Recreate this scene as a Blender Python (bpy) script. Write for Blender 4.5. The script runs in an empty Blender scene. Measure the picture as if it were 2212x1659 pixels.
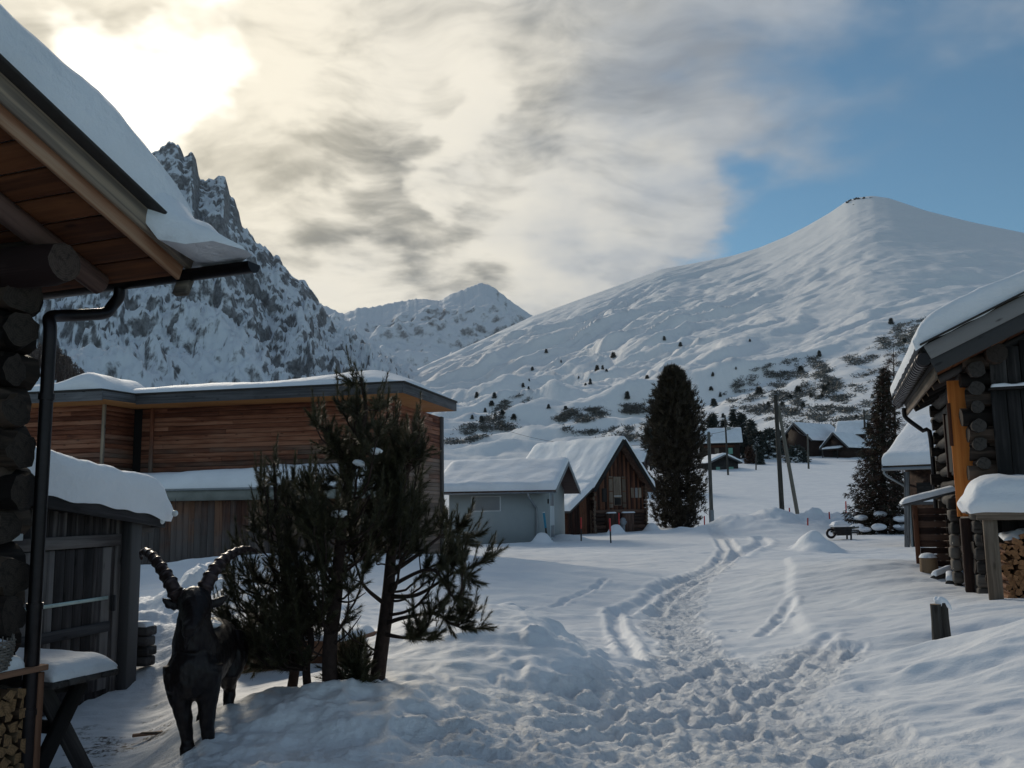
import bpy, math, random
import numpy as np
from mathutils import Vector
rng = np.random.default_rng(7); random.seed(7)
SC = bpy.context.scene
COL = SC.collection
# ------------------------------------------------------------------ camera model (design pixels 2212 x 1659)
FPX, CX, CY, CAMZ = 1916.0, 1106.0, 829.5, 1.6
PITCH, ROLL = math.atan(260/1916), 0.015
_f = np.array([0, math.cos(PITCH), math.sin(PITCH)]); _u = np.array([0, -math.sin(PITCH), math.cos(PITCH)]); _r = np.array([1., 0, 0])
CR = _r*math.cos(ROLL) - _u*math.sin(ROLL); CU = _u*math.cos(ROLL) + _r*math.sin(ROLL)
CAM = np.array([0, 0, CAMZ])
def ray(u, v):
    d = _f*FPX + CR*(u-CX) + CU*(CY-v); return d/np.linalg.norm(d)
def P(u, v, d):                       # the point seen at (u,v) standing d metres ahead
    r = ray(u, v); return CAM + r*(d/r[1])
def PZ(u, v, z):
    r = ray(u, v); return CAM + r*((z-CAMZ)/r[2])
def PP(u, v, p0, n):                  # on a vertical or other plane
    r = ray(u, v); n = np.array(n, float); return CAM + r*(np.dot(np.array(p0)-CAM, n)/np.dot(r, n))
def A(*a): return np.array(a, float)
def nrm(v): v = np.array(v, float); return v/np.linalg.norm(v)
UP = A(0, 0, 1)
SUN = ray(262, 150)
# ------------------------------------------------------------------ noise
def _h(ix, iy, s):
    n = (ix.astype(np.int64)*374761393 + iy.astype(np.int64)*668265263 + s*974634777) & 0xffffffff
    n = ((n ^ (n >> 13))*1274126177) & 0xffffffff
    return (n ^ (n >> 16)) & 0xffff
def pn(x, y, s=0):                    # gradient noise about -1..1
    x = np.asarray(x, float); y = np.asarray(y, float)
    x0 = np.floor(x); y0 = np.floor(y); fx = x-x0; fy = y-y0
    def g(i, j):
        a = _h(x0+i, y0+j, s)*(2*math.pi/65536)
        return np.cos(a)*(fx-i) + np.sin(a)*(fy-j)
    sx = fx*fx*fx*(fx*(fx*6-15)+10); sy = fy*fy*fy*(fy*(fy*6-15)+10)
    a = g(0, 0)*(1-sx) + g(1, 0)*sx; b = g(0, 1)*(1-sx) + g(1, 1)*sx
    return (a*(1-sy)+b*sy)*1.5
def fbm(x, y, o=4, s=0, gain=.5, lac=2.03):
    t = 0; a = 1
    for i in range(o):
        t = t + a*pn(x, y, s+i*17); x = np.asarray(x)*lac+3.7; y = np.asarray(y)*lac-1.3; a *= gain
    return t
def ridged(x, y, o=5, s=0, gain=.5):
    t = 0; a = 1
    for i in range(o):
        t = t + a*(1-np.abs(pn(x, y, s+i*13))*1.6); x = np.asarray(x)*2.07+5.1; y = np.asarray(y)*2.07+1.9; a *= gain
    return t
def sst(a, b, x):
    t = np.clip((np.asarray(x, float)-a)/(b-a), 0, 1); return t*t*(3-2*t)
# ------------------------------------------------------------------ scene bookkeeping
ORG = {}
def thing(name, label, cat, loc, group=None):
    o = bpy.data.objects.new(name, None); COL.objects.link(o); o.location = [float(c) for c in loc]; o.empty_display_size = .2
    tag(o, label, cat, group); ORG[o.name] = A(*loc); return o
def tag(o, label, cat, group=None):
    o['label'] = label; o['category'] = cat
    if group: o['group'] = group
    return o
def dup(root, loc, rotz=0., scale=1., label=None, group=None, rot=None):
    r = root.copy(); COL.objects.link(r); r.location = [float(c) for c in loc]
    r.rotation_euler = rot if rot is not None else (0, 0, rotz); r.scale = (scale,)*3 if np.isscalar(scale) else scale
    if label: r['label'] = label
    if group: r['group'] = group
    for ch in list(root.children):
        c = ch.copy(); COL.objects.link(c); c.parent = r
        for g in ch.children:
            d = g.copy(); COL.objects.link(d); d.parent = c
    return r
# ------------------------------------------------------------------ mesh builder
BOXV = []; BOXF = []
def _mkbox():
    idx = {}
    for sx in (-1, 1):
        for sy in (-1, 1):
            for sz in (-1, 1):
                for k in range(3):
                    idx[(sx, sy, sz, k)] = len(BOXV); BOXV.append((sx, sy, sz, k))
    f4, f3 = [], []
    for k in range(3):
        a, b = (k+1) % 3, (k+2) % 3
        for s in (-1, 1):
            q = []
            for (p, r) in ((-1, -1), (1, -1), (1, 1), (-1, 1)):
                c = [0, 0, 0]; c[k] = s; c[a] = p; c[b] = r; q.append(idx[(*c, k)])
            f4.append(q if s > 0 else q[::-1])
    for k in range(3):                # edges along axis k
        a, b = (k+1) % 3, (k+2) % 3
        for p in (-1, 1):
            for r in (-1, 1):
                def v(s, face):
                    c = [0, 0, 0]; c[k] = s; c[a] = p; c[b] = r; return idx[(*c, face)]
                q = [v(-1, a), v(1, a), v(1, b), v(-1, b)]
                f4.append(q if p*r < 0 else q[::-1])
    for sx in (-1, 1):
        for sy in (-1, 1):
            for sz in (-1, 1):
                q = [idx[(sx, sy, sz, k)] for k in range(3)]
                f3.append(q if sx*sy*sz > 0 else q[::-1])
    return np.array(f4), np.array(f3)
BF4, BF3 = _mkbox(); BV = np.array(BOXV)
class MB:
    def __init__(s): s.V = []; s.F = []; s.G = []; s.T = []; s.n = 0
    def add(s, V, faces, G=None, T=None):
        V = np.asarray(V, float).reshape(-1, 3); s.V.append(V)
        for f in faces:
            f = np.asarray(f, np.int64)
            if f.size: s.F.append(f + s.n)
        s.G.append(V if G is None else np.asarray(G, float).reshape(-1, 3))
        if T is None: T = (rng.random(), 0, rng.random())
        T = np.asarray(T, float)
        s.T.append(np.broadcast_to(T, (len(V), 3)) if T.ndim == 1 else T)
        s.n += len(V); return s
    def box(s, c, ax, ay, az, h, bev=.004, tint=None):
        h = np.array(h, float); bev = min(bev, h.min()*.45)
        L = np.empty((24, 3))
        for k in range(3):
            m = BV[:, 3] == k
            for j in range(3): L[m, j] = BV[m, j]*(h[j] - (0 if j == k else bev))
        V = np.asarray(c) + L[:, :1]*ax + L[:, 1:2]*ay + L[:, 2:3]*az
        if np.dot(np.cross(ax, ay), az) < 0: f4, f3 = BF4[:, ::-1], BF3[:, ::-1]
        else: f4, f3 = BF4, BF3
        s.add(V, [f4, f3], L + rng.random(3)*9, tint); return s
    def beam(s, p0, p1, w, t, side=None, bev=.004, tint=None):   # w along side axis, t along the third
        p0 = np.asarray(p0, float); p1 = np.asarray(p1, float); ax = nrm(p1-p0)
        side = A(0, 0, 1) if side is None else np.asarray(side, float)
        az = side - ax*np.dot(side, ax)
        if np.linalg.norm(az) < 1e-6: az = A(1, 0, 0)
        az = nrm(az); ay = np.cross(az, ax)
        return s.box((p0+p1)/2, ax, ay, az, (np.linalg.norm(p1-p0)/2, t/2, w/2), bev, tint)
    def tube(s, pts, rad, n=10, wob=0., caps=True, tint=None, flat=1.):
        pts = np.asarray(pts, float); m = len(pts); rad = np.broadcast_to(np.asarray(rad, float), (m,))
        tg = np.gradient(pts, axis=0); tg /= np.linalg.norm(tg, axis=1)[:, None]+1e-12
        ref = A(0, 0, 1) if abs(tg[0][2]) < .9 else A(1, 0, 0)
        fr = []; prev = None
        for i in range(m):
            a = ref - tg[i]*np.dot(ref, tg[i]) if prev is None else prev - tg[i]*np.dot(prev, tg[i])
            a = nrm(a); prev = a; fr.append((a, np.cross(tg[i], a)))
        L = np.concatenate([[0], np.cumsum(np.linalg.norm(np.diff(pts, axis=0), axis=1))])
        th = np.arange(n)*2*math.pi/n; o = rng.random(3)*9
        V = np.empty((m, n, 3)); G = np.empty((m, n, 3))
        for i in range(m):
            r = rad[i]*(1+wob*np.array([pn(L[i]*2.1+o[0], 1.3*k*6.28/n+o[1], 3) for k in range(n)])) if wob else np.full(n, rad[i])
            V[i] = pts[i] + (np.cos(th)*r)[:, None]*fr[i][0] + (np.sin(th)*r*flat)[:, None]*fr[i][1]
            G[i] = np.stack([np.full(n, L[i]+o[0]), np.cos(th)*r+o[1], np.sin(th)*r+o[2]], 1)
        i, k = np.meshgrid(np.arange(m-1), np.arange(n), indexing='ij'); k2 = (k+1) % n
        q = np.stack([i*n+k, i*n+k2, (i+1)*n+k2, (i+1)*n+k], -1).reshape(-1, 4)
        t = (rng.random(), 0, rng.random()) if tint is None else tint
        s.add(V, [q], G, t)
        if caps:
            for e, sg in ((0, -1), (m-1, 1)):
                ring = V[e]; g = np.concatenate([np.stack([np.zeros(n), np.cos(th)*rad[e], np.sin(th)*rad[e]], 1), [[0, 0, 0]]])
                VV = np.concatenate([ring, [pts[e]+tg[e]*sg*rad[e]*.04]])
                f = np.stack([np.arange(n), (np.arange(n)+1) % n, np.full(n, n)], 1)
                s.add(VV, [f if sg > 0 else f[:, ::-1]], g, (t[0], 1, t[2]))
        return s
    def prism(s, poly, ext, tint=None, G=None):            # planar polygon extruded by a vector
        poly = np.asarray(poly, float); n = len(poly); ext = np.asarray(ext, float)
        nr = np.zeros(3)
        for i in range(n): nr += np.cross(poly[i], poly[(i+1) % n])
        if np.dot(nr, ext) > 0: poly = poly[::-1]
        V = np.concatenate([poly, poly+ext]); k = np.arange(n); k2 = (k+1) % n
        s.add(V, [np.stack([k, k+n, k2+n, k2], 1)[:, ::-1][:, ::-1]], None, tint)
        b = s.n - 2*n
        s.F.append((k+b).reshape(1, -1)); s.F.append((k[::-1]+n+b).reshape(1, -1)); return s
    def grid(s, Pt, closed=False, flip=False, G=None, T=None):
        n, m = Pt.shape[:2]; i, k = np.meshgrid(np.arange(n-1), np.arange(m-1), indexing='ij')
        q = np.stack([i*m+k, (i+1)*m+k, (i+1)*m+k+1, i*m+k+1], -1).reshape(-1, 4)
        s.add(Pt.reshape(-1, 3), [q[:, ::-1] if flip else q], G, T); return s
    def mesh(s, name, org=(0, 0, 0), smooth=None):
        me = bpy.data.meshes.new(name); V = np.concatenate(s.V) - np.asarray(org, float)
        lt = np.concatenate([np.full(len(f), f.shape[1]) for f in s.F]); lv = np.concatenate([f.reshape(-1) for f in s.F])
        me.vertices.add(len(V)); me.vertices.foreach_set('co', V.astype(np.float32).ravel())
        me.loops.add(len(lv)); me.loops.foreach_set('vertex_index', lv.astype(np.int32))
        me.polygons.add(len(lt)); me.polygons.foreach_set('loop_start', (np.cumsum(lt)-lt).astype(np.int32))
        me.polygons.foreach_set('loop_total', lt.astype(np.int32))
        me.update(calc_edges=True); me.validate()
        a = me.attributes.new('grain', 'FLOAT_VECTOR', 'POINT'); a.data.foreach_set('vector', np.concatenate(s.G).astype(np.float32).ravel())
        T = np.concatenate(s.T); a = me.attributes.new('tint', 'FLOAT_VECTOR', 'POINT'); a.data.foreach_set('vector', T.astype(np.float32).ravel())
        if smooth:
            me.polygons.foreach_set('use_smooth', np.ones(len(lt), bool))
            if smooth < 180: me.set_sharp_from_angle(angle=math.radians(smooth))
        return me
    def build(s, name, mat, parent=None, smooth=None, label=None):
        org = ORG.get(parent.name, np.zeros(3)) if parent else np.zeros(3)
        me = s.mesh(name, org, smooth); o = bpy.data.objects.new(name, me); COL.objects.link(o)
        me.materials.append(mat)
        if parent: o.parent = parent
        if label: o['label'] = label
        ORG[o.name] = org; return o
    def solo(s, name, mat, label, cat, loc, group=None, smooth=None):     # a thing that is one mesh
        me = s.mesh(name, loc, smooth); o = bpy.data.objects.new(name, me); COL.objects.link(o); o.location = [float(c) for c in loc]
        me.materials.append(mat); ORG[o.name] = A(*loc); return tag(o, label, cat, group)
class Frame:                                              # local axes of a building: x, y, z
    def __init__(s, o, x):
        s.o = np.asarray(o, float); s.x = nrm(A(x[0], x[1], 0)); s.y = A(-s.x[1], s.x[0], 0); s.z = UP
    def w(s, x, y, z): return s.o + s.x*x + s.y*y + s.z*z
    def box(s, mb, x0, x1, y0, y1, z0, z1, bev=.004, tint=None):
        d = A(x1-x0, y1-y0, z1-z0)/2; k = int(np.argmax(d)); ax = [s.x, s.y, s.z]
        o = [k, (k+1) % 3, (k+2) % 3]
        return mb.box(s.w((x0+x1)/2, (y0+y1)/2, (z0+z1)/2), ax[o[0]], ax[o[1]], ax[o[2]], d[o], bev, tint)
def smooth_line(pts, n):
    pts = np.asarray(pts, float); L = np.concatenate([[0], np.cumsum(np.linalg.norm(np.diff(pts, axis=0), axis=1))])
    m = len(pts); t = np.linspace(0, L[-1], n); out = []
    for x in t:
        i = min(max(np.searchsorted(L, x, 'right')-1, 0), m-2); f = (x-L[i])/(L[i+1]-L[i]+1e-9)
        p0, p1, p2, p3 = pts[max(i-1, 0)], pts[i], pts[i+1], pts[min(i+2, m-1)]
        out.append(.5*((2*p1)+(-p0+p2)*f+(2*p0-5*p1+4*p2-p3)*f*f+(-p0+3*p1-3*p2+p3)*f**3))
    return np.array(out)
# ------------------------------------------------------------------ snow lying on roofs and tables
def snow_patch(mb, c00, c10, c11, c01, thick, n=40, m=24, eu=(.12, .12), ev=(.12, .12), bulge=.06, amp=.06, fr=1.3, seed=1, sag=0., lump=None):
    """closed snow cover over the patch c00..c01 (u: 00->10, v: 00->01); rounded rims eu, ev in metres, 0 = cut square"""
    c00, c10, c11, c01 = [np.asarray(c, float) for c in (c00, c10, c11, c01)]
    Lu = np.linalg.norm(c10-c00); Lv = np.linalg.norm(c01-c00)
    def par(k, L, e):
        t = np.linspace(0, 1, k); t = .5-.5*np.cos(t*math.pi)
        return .35*np.linspace(0, 1, k)+.65*t
    U, W = np.meshgrid(par(n, Lu, eu), par(m, Lv, ev), indexing='ij')
    B = (c00[None, None]*((1-U)*(1-W))[..., None] + c10*(U*(1-W))[..., None] + c11*(U*W)[..., None] + c01*((1-U)*W)[..., None])
    def rim(d, e): 
        if e <= 0: return np.ones_like(d)
        x = np.clip(d/e, 0, 1); return np.sqrt(np.clip(1-(1-x)**2, 0, 1))
    E = rim(U*Lu, eu[0])*rim((1-U)*Lu, eu[1])*rim(W*Lv, ev[0])*rim((1-W)*Lv, ev[1])
    T = thick*(1+amp/thick*fbm(U*Lu*fr+seed, W*Lv*fr+seed*3.1, 3, seed)) if np.isscalar(thick) else thick(U, W)
    T = T + min(.05*np.mean(T), .012)*fbm(U*Lu*5+seed, W*Lv*5, 3, seed+4)
    if lump is not None: T = T + lump(U, W)
    H = T*E
    Tp = B.copy(); Tp[..., 2] += H
    du = nrm(c10-c00); dv = nrm(c01-c00)                      # rim bulges outwards
    for (d, e, L, vec) in ((U*Lu, eu[0], Lu, -du), ((1-U)*Lu, eu[1], Lu, du), (W*Lv, ev[0], Lv, -dv), ((1-W)*Lv, ev[1], Lv, dv)):
        if e > 0:
            k = np.clip(1-d/e, 0, 1)*np.clip(H/(.5*thick if np.isscalar(thick) else .2), 0, 1)
            k = np.sin(np.clip(k, 0, 1)*math.pi)*bulge
            Tp += k[..., None]*vec
            if sag: Tp[..., 2] -= np.clip(1-d/(e*.8), 0, 1)**2*sag*(vec[2] < .05)*(.5+.5*pn(U*Lu*3, W*Lv*3, seed+9))
    fl = np.dot(np.cross(c10-c00, c01-c00), UP) < 0
    mb.grid(Tp, flip=fl); mb.grid(B-A(0, 0, .004), flip=not fl)
    # skirt
    for a, b in ((Tp[0], B[0]), (Tp[-1], B[-1]), (Tp[:, 0], B[:, 0]), (Tp[:, -1], B[:, -1])):
        mb.grid(np.stack([a, b-A(0, 0, .004)], 0))
    return mb
def snow_gable(mb, F, L0, L1, W0, W1, zf, thick, n=50, m=44, rim=.3, amp=.06, seed=1, fr=.9, round_r=.35):
    """snow over a two-slope roof: x L0..L1, y W0..W1, roof top height zf(y)"""
    x = np.linspace(0, 1, n); x = .4*x+.6*(.5-.5*np.cos(x*math.pi)); X = L0+(L1-L0)*x
    y = np.linspace(0, 1, m); y = .5*y+.5*(.5-.5*np.cos(y*math.pi)); Y = W0+(W1-W0)*y
    XX, YY = np.meshgrid(X, Y, indexing='ij')
    def rr(d, e): q = np.clip(d/e, 0, 1); return np.sqrt(np.clip(1-(1-q)**2, 0, 1))
    E = rr(XX-L0, rim)*rr(L1-XX, rim)*rr(YY-W0, rim)*rr(W1-YY, rim)
    zb = zf(YY); zs = sum(zf(np.clip(YY+k*round_r, W0, W1)) for k in (-1, -.5, 0, .5, 1))/5
    zt = np.maximum(zs, zb-thick*.3) + thick*(1+amp/thick*fbm(XX*fr+seed, YY*fr, 3, seed))
    Z = zb + (zt-zb)*E + .004
    bl = .10*thick/.3
    XX2 = XX + bl*(np.sin(np.clip(1-(L1-XX)/rim, 0, 1)*math.pi)-np.sin(np.clip(1-(XX-L0)/rim, 0, 1)*math.pi))
    YY2 = YY + bl*(np.sin(np.clip(1-(W1-YY)/rim, 0, 1)*math.pi)-np.sin(np.clip(1-(YY-W0)/rim, 0, 1)*math.pi))
    W = lambda a, b, c: F.o + a[..., None]*F.x + b[..., None]*F.y + c[..., None]*F.z
    T = W(XX2, YY2, Z); B = W(XX, YY, zb+.003)
    mb.grid(T); mb.grid(B, flip=True)
    for a, b in ((T[0], B[0]), (T[-1], B[-1]), (T[:, 0], B[:, 0]), (T[:, -1], B[:, -1])): mb.grid(np.stack([a, b], 0))
    return mb
# ------------------------------------------------------------------ materials
class NT:
    def __init__(s, tree): s.t = tree
    def n(s, typ, **kw):
        nd = s.t.nodes.new(typ)
        for k, v in kw.items():
            if k.startswith('i_'):
                key = k[2:]; nd.inputs[int(key) if key.isdigit() else key.replace('_', ' ')].default_value = v
            else: setattr(nd, k, v)
        return nd
    def l(s, a, b): s.t.links.new(a, b)
    def math(s, op, a, b=None, c=None, clamp=False):
        nd = s.n('ShaderNodeMath', operation=op); nd.use_clamp = clamp
        for i, x in enumerate((a, b, c)):
            if x is None: continue
            if isinstance(x, (int, float)): nd.inputs[i].default_value = x
            else: s.l(x, nd.inputs[i])
        return nd.outputs[0]
    def vmath(s, op, a, b=None):
        nd = s.n('ShaderNodeVectorMath', operation=op)
        for i, x in enumerate((a, b)):
            if x is None: continue
            if isinstance(x, (tuple, list, np.ndarray)): nd.inputs[i].default_value = [float(c) for c in x]
            else: s.l(x, nd.inputs[i])
        return nd
    def noise(s, vec, scale, detail=4, rough=.5, dist=0., dim='3D'):
        nd = s.n('ShaderNodeTexNoise', noise_dimensions=dim); nd.inputs['Scale'].default_value = scale; nd.inputs['Detail'].default_value = detail
        nd.inputs['Roughness'].default_value = rough; nd.inputs['Distortion'].default_value = dist
        if vec is not None: s.l(vec, nd.inputs['Vector'])
        return nd.outputs['Fac']
    def ramp(s, fac, stops, interp='LINEAR'):
        nd = s.n('ShaderNodeValToRGB'); cr = nd.color_ramp; cr.interpolation = interp
        while len(cr.elements) < len(stops): cr.elements.new(.5)
        for e, (p, c) in zip(cr.elements, stops):
            e.position = p; e.color = (*c, 1) if len(c) == 3 else c
        s.l(fac, nd.inputs[0]); return nd.outputs[0]
    def mix(s, fac, a, b, mode='MIX'):
        nd = s.n('ShaderNodeMix', data_type='RGBA', blend_type=mode); nd.clamp_factor = True
        for sock, x in ((nd.inputs[0], fac), (nd.inputs[6], a), (nd.inputs[7], b)):
            if isinstance(x, (int, float)): sock.default_value = x
            elif isinstance(x, (tuple, list)): sock.default_value = (*x, 1)
            else: s.l(x, sock)
        return nd.outputs[2]
    def mapr(s, x, a, b, c=0., d=1., smooth=True):
        nd = s.n('ShaderNodeMapRange', interpolation_type='SMOOTHSTEP' if smooth else 'LINEAR')
        if not smooth: nd.clamp = True
        s.l(x, nd.inputs[0])
        for i, v in enumerate((a, b, c, d)):
            if isinstance(v, (int, float)): nd.inputs[i+1].default_value = v
            else: s.l(v, nd.inputs[i+1])
        return nd.outputs[0]
    def scale(s, vec, sc, loc=(0, 0, 0), rot=(0, 0, 0)):
        nd = s.n('ShaderNodeMapping'); nd.inputs['Scale'].default_value = sc; nd.inputs['Location'].default_value = loc; nd.inputs['Rotation'].default_value = rot
        s.l(vec, nd.inputs['Vector']); return nd.outputs[0]
    def bump(s, h, strength=.3, dist=.02, nrm_=None):
        nd = s.n('ShaderNodeBump'); nd.inputs['Strength'].default_value = strength; nd.inputs['Distance'].default_value = dist
        s.l(h, nd.inputs['Height'])
        if nrm_ is not None: s.l(nrm_, nd.inputs['Normal'])
        return nd.outputs[0]
def newmat(name):
    m = bpy.data.materials.new(name); m.use_nodes = True; t = NT(m.node_tree); m.node_tree.nodes.clear()
    out = t.n('ShaderNodeOutputMaterial'); bs = t.n('ShaderNodeBsdfPrincipled'); t.l(bs.outputs[0], out.inputs['Surface'])
    return m, t, bs
def setc(t, bs, c):
    if isinstance(c, tuple): bs.inputs['Base Color'].default_value = (*c, 1)
    else: t.l(c, bs.inputs['Base Color'])
def wood(name, dark, mid, light, gy=26., gx=.9, vary=.45, rough=.78, bump=.5, cap=(.32, .22, .13), knots=True, fade=None, spec=.25):
    """grain runs along the first coordinate of every board or log; fade = (z0, z1, weathered colour): boards bleached by the weather low down"""
    m, t, bs = newmat(name)
    ga = t.n('ShaderNodeAttribute', attribute_name='grain').outputs['Vector']
    ti = t.n('ShaderNodeSeparateXYZ'); t.l(t.n('ShaderNodeAttribute', attribute_name='tint').outputs['Vector'], ti.inputs[0])
    v = t.scale(ga, (gx, gy, gy)); n1 = t.noise(v, 1., 6, .62, .35)
    n2 = t.noise(t.scale(ga, (1.3, 5, 5)), 1., 3, .5, .6)
    k = t.math('ADD', t.math('MULTIPLY', n1, .65), t.math('MULTIPLY', n2, .35))
    k = t.math('ADD', k, t.math('MULTIPLY', t.math('SUBTRACT', ti.outputs[0], .5), vary))
    c = t.ramp(k, [(.34, dark), (.5, mid), (.66, light)])
    if knots:
        kn = t.n('ShaderNodeTexVoronoi'); kn.inputs['Scale'].default_value = 1.; t.l(t.scale(ga, (2.2, 7, 7)), kn.inputs['Vector'])
        c = t.mix(t.mapr(kn.outputs['Distance'], .06, .16, .75, 0.), c, tuple(x*.35 for x in dark))
    if fade:
        pos = t.n('ShaderNodeNewGeometry').outputs['Position']; sz = t.n('ShaderNodeSeparateXYZ'); t.l(pos, sz.inputs[0])
        w = t.math('ADD', sz.outputs[2], t.math('MULTIPLY', t.math('SUBTRACT', t.noise(t.scale(pos, (1.1, 1.1, 3)), 1., 4, .6), .5), 1.1*abs(fade[1]-fade[0])))
        w = t.math('ADD', w, t.math('MULTIPLY', t.math('SUBTRACT', ti.outputs[2], .5), .7*abs(fade[1]-fade[0])))
        f = t.mapr(w, fade[0], fade[1], 1., 0.)
        g = t.ramp(k, [(.28, tuple(x*.5 for x in fade[2])), (.5, fade[2]), (.75, tuple(min(1, x*1.5) for x in fade[2]))])
        c = t.mix(f, c, g)
    sp = t.n('ShaderNodeSeparateXYZ'); t.l(ga, sp.inputs[0])
    rad = t.math('SQRT', t.math('ADD', t.math('POWER', sp.outputs[1], 2.), t.math('POWER', sp.outputs[2], 2.)))
    rg = t.math('ADD', rad, t.math('MULTIPLY', t.noise(ga, 9., 2), .02))
    ring = t.math('SINE', t.math('MULTIPLY', rg, 420.))
    cc = t.mix(t.math('MULTIPLY_ADD', ring, .25, .3), tuple(cap), tuple(x*.45 for x in cap))
    cc = t.mix(t.mapr(t.noise(ga, 30., 4, .7), .45, .7), cc, tuple(x*.35 for x in cap))
    c = t.mix(ti.outputs[1], c, cc)
    setc(t, bs, c); bs.inputs['Roughness'].default_value = rough; bs.inputs['Specular IOR Level'].default_value = spec
    t.l(t.bump(k, bump, .012), bs.inputs['Normal']); return m
def plain(name, c, rough=.6, metal=0., var=.25, scale=8., bump=.1, spec=.4):
    m, t, bs = newmat(name); co = t.n('ShaderNodeTexCoord').outputs['Object']
    n = t.noise(co, scale, 5, .6); n2 = t.noise(co, scale*.13, 3, .5)
    k = t.math('MULTIPLY_ADD', n, .6, t.math('MULTIPLY', n2, .4))
    setc(t, bs, t.ramp(k, [(.3, tuple(x*(1-var) for x in c)), (.7, tuple(min(1, x*(1+var)) for x in c))]))
    bs.inputs['Roughness'].default_value = rough; bs.inputs['Metallic'].default_value = metal; bs.inputs['Specular IOR Level'].default_value = spec
    if bump: t.l(t.bump(n, bump, .01), bs.inputs['Normal'])
    return m
def snowmat(name, c=(.80, .82, .86), fine=1.3, mid=.5):
    m, t, bs = newmat(name); co = t.n('ShaderNodeNewGeometry').outputs['Position']
    n1 = t.noise(co, 55., 3, .6); n2 = t.noise(t.scale(co, (6, 9, 9)), 1., 4, .55); n3 = t.noise(co, 1.1, 3, .5)
    c1 = t.mix(t.mapr(n3, .35, .65), tuple(x*.96 for x in c), tuple(min(.95, x*1.04) for x in c))
    setc(t, bs, c1)
    bs.inputs['Roughness'].default_value = .62; bs.inputs['Specular IOR Level'].default_value = .3
    b1 = t.bump(n2, mid, .05); t.l(t.bump(n1, .22*fine, .012, b1), bs.inputs['Normal']); return m
M = {}
M['snow'] = snowmat('snow_soft')
M['log_dark'] = wood('old_dark_log', (.010, .007, .006), (.034, .024, .019), (.095, .066, .050), gy=15, bump=1., cap=(.045, .034, .028), vary=.5)
M['log_grey'] = wood('weathered_grey_log', (.018, .016, .015), (.055, .048, .044), (.13, .115, .10), gy=15, bump=1., cap=(.06, .052, .047), vary=.5)
M['dark_plank'] = wood('dark_plank', (.010, .009, .009), (.030, .027, .027), (.075, .068, .066), gy=22)
M['grey_plank'] = wood('grey_plank', (.05, .05, .052), (.115, .115, .12), (.22, .215, .215), gy=24)
M['verge_grey'] = wood('verge_grey_board', (.06, .05, .045), (.17, .14, .115), (.38, .30, .22), gy=22, gx=.25, vary=.2)
M['verge_pale'] = wood('verge_pale_board', (.17, .06, .025), (.29, .15, .085), (.44, .31, .21), gy=14, gx=.3, vary=.1)
M['soffit'] = wood('soffit_board', (.055, .018, .009), (.105, .036, .014), (.16, .058, .022), gy=20, gx=.8, vary=.28)
M['rafter'] = wood('rafter_log', (.030, .016, .015), (.075, .042, .036), (.14, .085, .07), gy=22, cap=(.09, .065, .055))
M['orange'] = wood('new_larch', (.42, .12, .025), (.56, .185, .04), (.66, .25, .065), gy=18, vary=.12)
M['larch_wall'] = wood('larch_cladding', (.085, .026, .014), (.19, .066, .036), (.31, .14, .085), gy=24, vary=.32, fade=(2.3, 3.6, (.16, .118, .095)))
M['soffit_new'] = wood('bright_soffit', (.17, .065, .022), (.25, .10, .034), (.32, .14, .05), gy=16)
M['barn_red'] = wood('red_brown_board', (.022, .008, .005), (.062, .021, .012), (.13, .052, .028), gy=20, vary=.55)
M['barn_log'] = wood('red_brown_log', (.02, .010, .008), (.055, .027, .019), (.12, .07, .05), gy=14, vary=.5, cap=(.16, .11, .08))
M['annex_board'] = wood('annex_board', (.03, .013, .010), (.085, .036, .022), (.17, .085, .05), gy=20, vary=.35, fade=(.55, 1.9, (.085, .072, .068)))
M['shed_board'] = wood('shed_board', (.012, .010, .010), (.045, .038, .038), (.16, .145, .14), gy=13, gx=.5, vary=.35)
M['shed_post'] = wood('shed_post', (.018, .017, .019), (.045, .042, .045), (.09, .085, .085), gy=24)
M['pale_plank'] = wood('pale_plank', (.10, .075, .055), (.20, .155, .12), (.30, .25, .20), gy=20)
M['firewood'] = wood('split_firewood', (.05, .03, .02), (.13, .08, .05), (.22, .15, .09), cap=(.27, .16, .08), gy=16, vary=.5)
M['firewood_red'] = wood('red_split_firewood', (.05, .02, .012), (.14, .065, .035), (.24, .12, .06), cap=(.36, .17, .075), gy=16, vary=.5)
M['crate'] = wood('crate_plank', (.10, .045, .025), (.20, .10, .06), (.30, .17, .11), gy=20)
M['metal_dark'] = plain('dark_metal', (.028, .024, .026), .38, .85, .2, 20, .03)
M['metal_grey'] = plain('grey_metal', (.22, .24, .26), .45, .7, .15, 20, .03)
M['tin'] = plain('pale_tin', (.42, .52, .50), .4, .6, .15, 20, .03)
M['roofing'] = plain('bitumen_edge', (.030, .026, .024), .85, 0, .3, 14, .2)
M['fascia'] = wood('fascia_grey', (.05, .05, .055), (.10, .10, .108), (.16, .16, .17), gy=24, gx=.3, vary=.2)
M['concrete'] = plain('concrete', (.22, .23, .21), .9, 0, .35, 3., .15)
M['plaster'] = plain('grey_plaster', (.30, .335, .345), .9, 0, .06, 30., .08)
M['plaster_light'] = plain('pale_door_paint', (.50, .55, .58), .6, 0, .05, 10., .02)
M['white_paint'] = plain('white_paint', (.62, .64, .65), .6, 0, .06, 10., .02)
M['red'] = plain('red_paint', (.50, .035, .03), .5, 0, .12, 10., .02)
M['blue'] = plain('blue_paint', (.02, .19, .30), .5, 0, .12, 10., .02)
M['pole_wood'] = wood('pole_wood', (.035, .033, .030), (.075, .072, .066), (.14, .135, .12), gy=20)
M['bronze'] = plain('dark_bronze', (.011, .0075, .008), .44, .35, .35, 24., .4)
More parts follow.
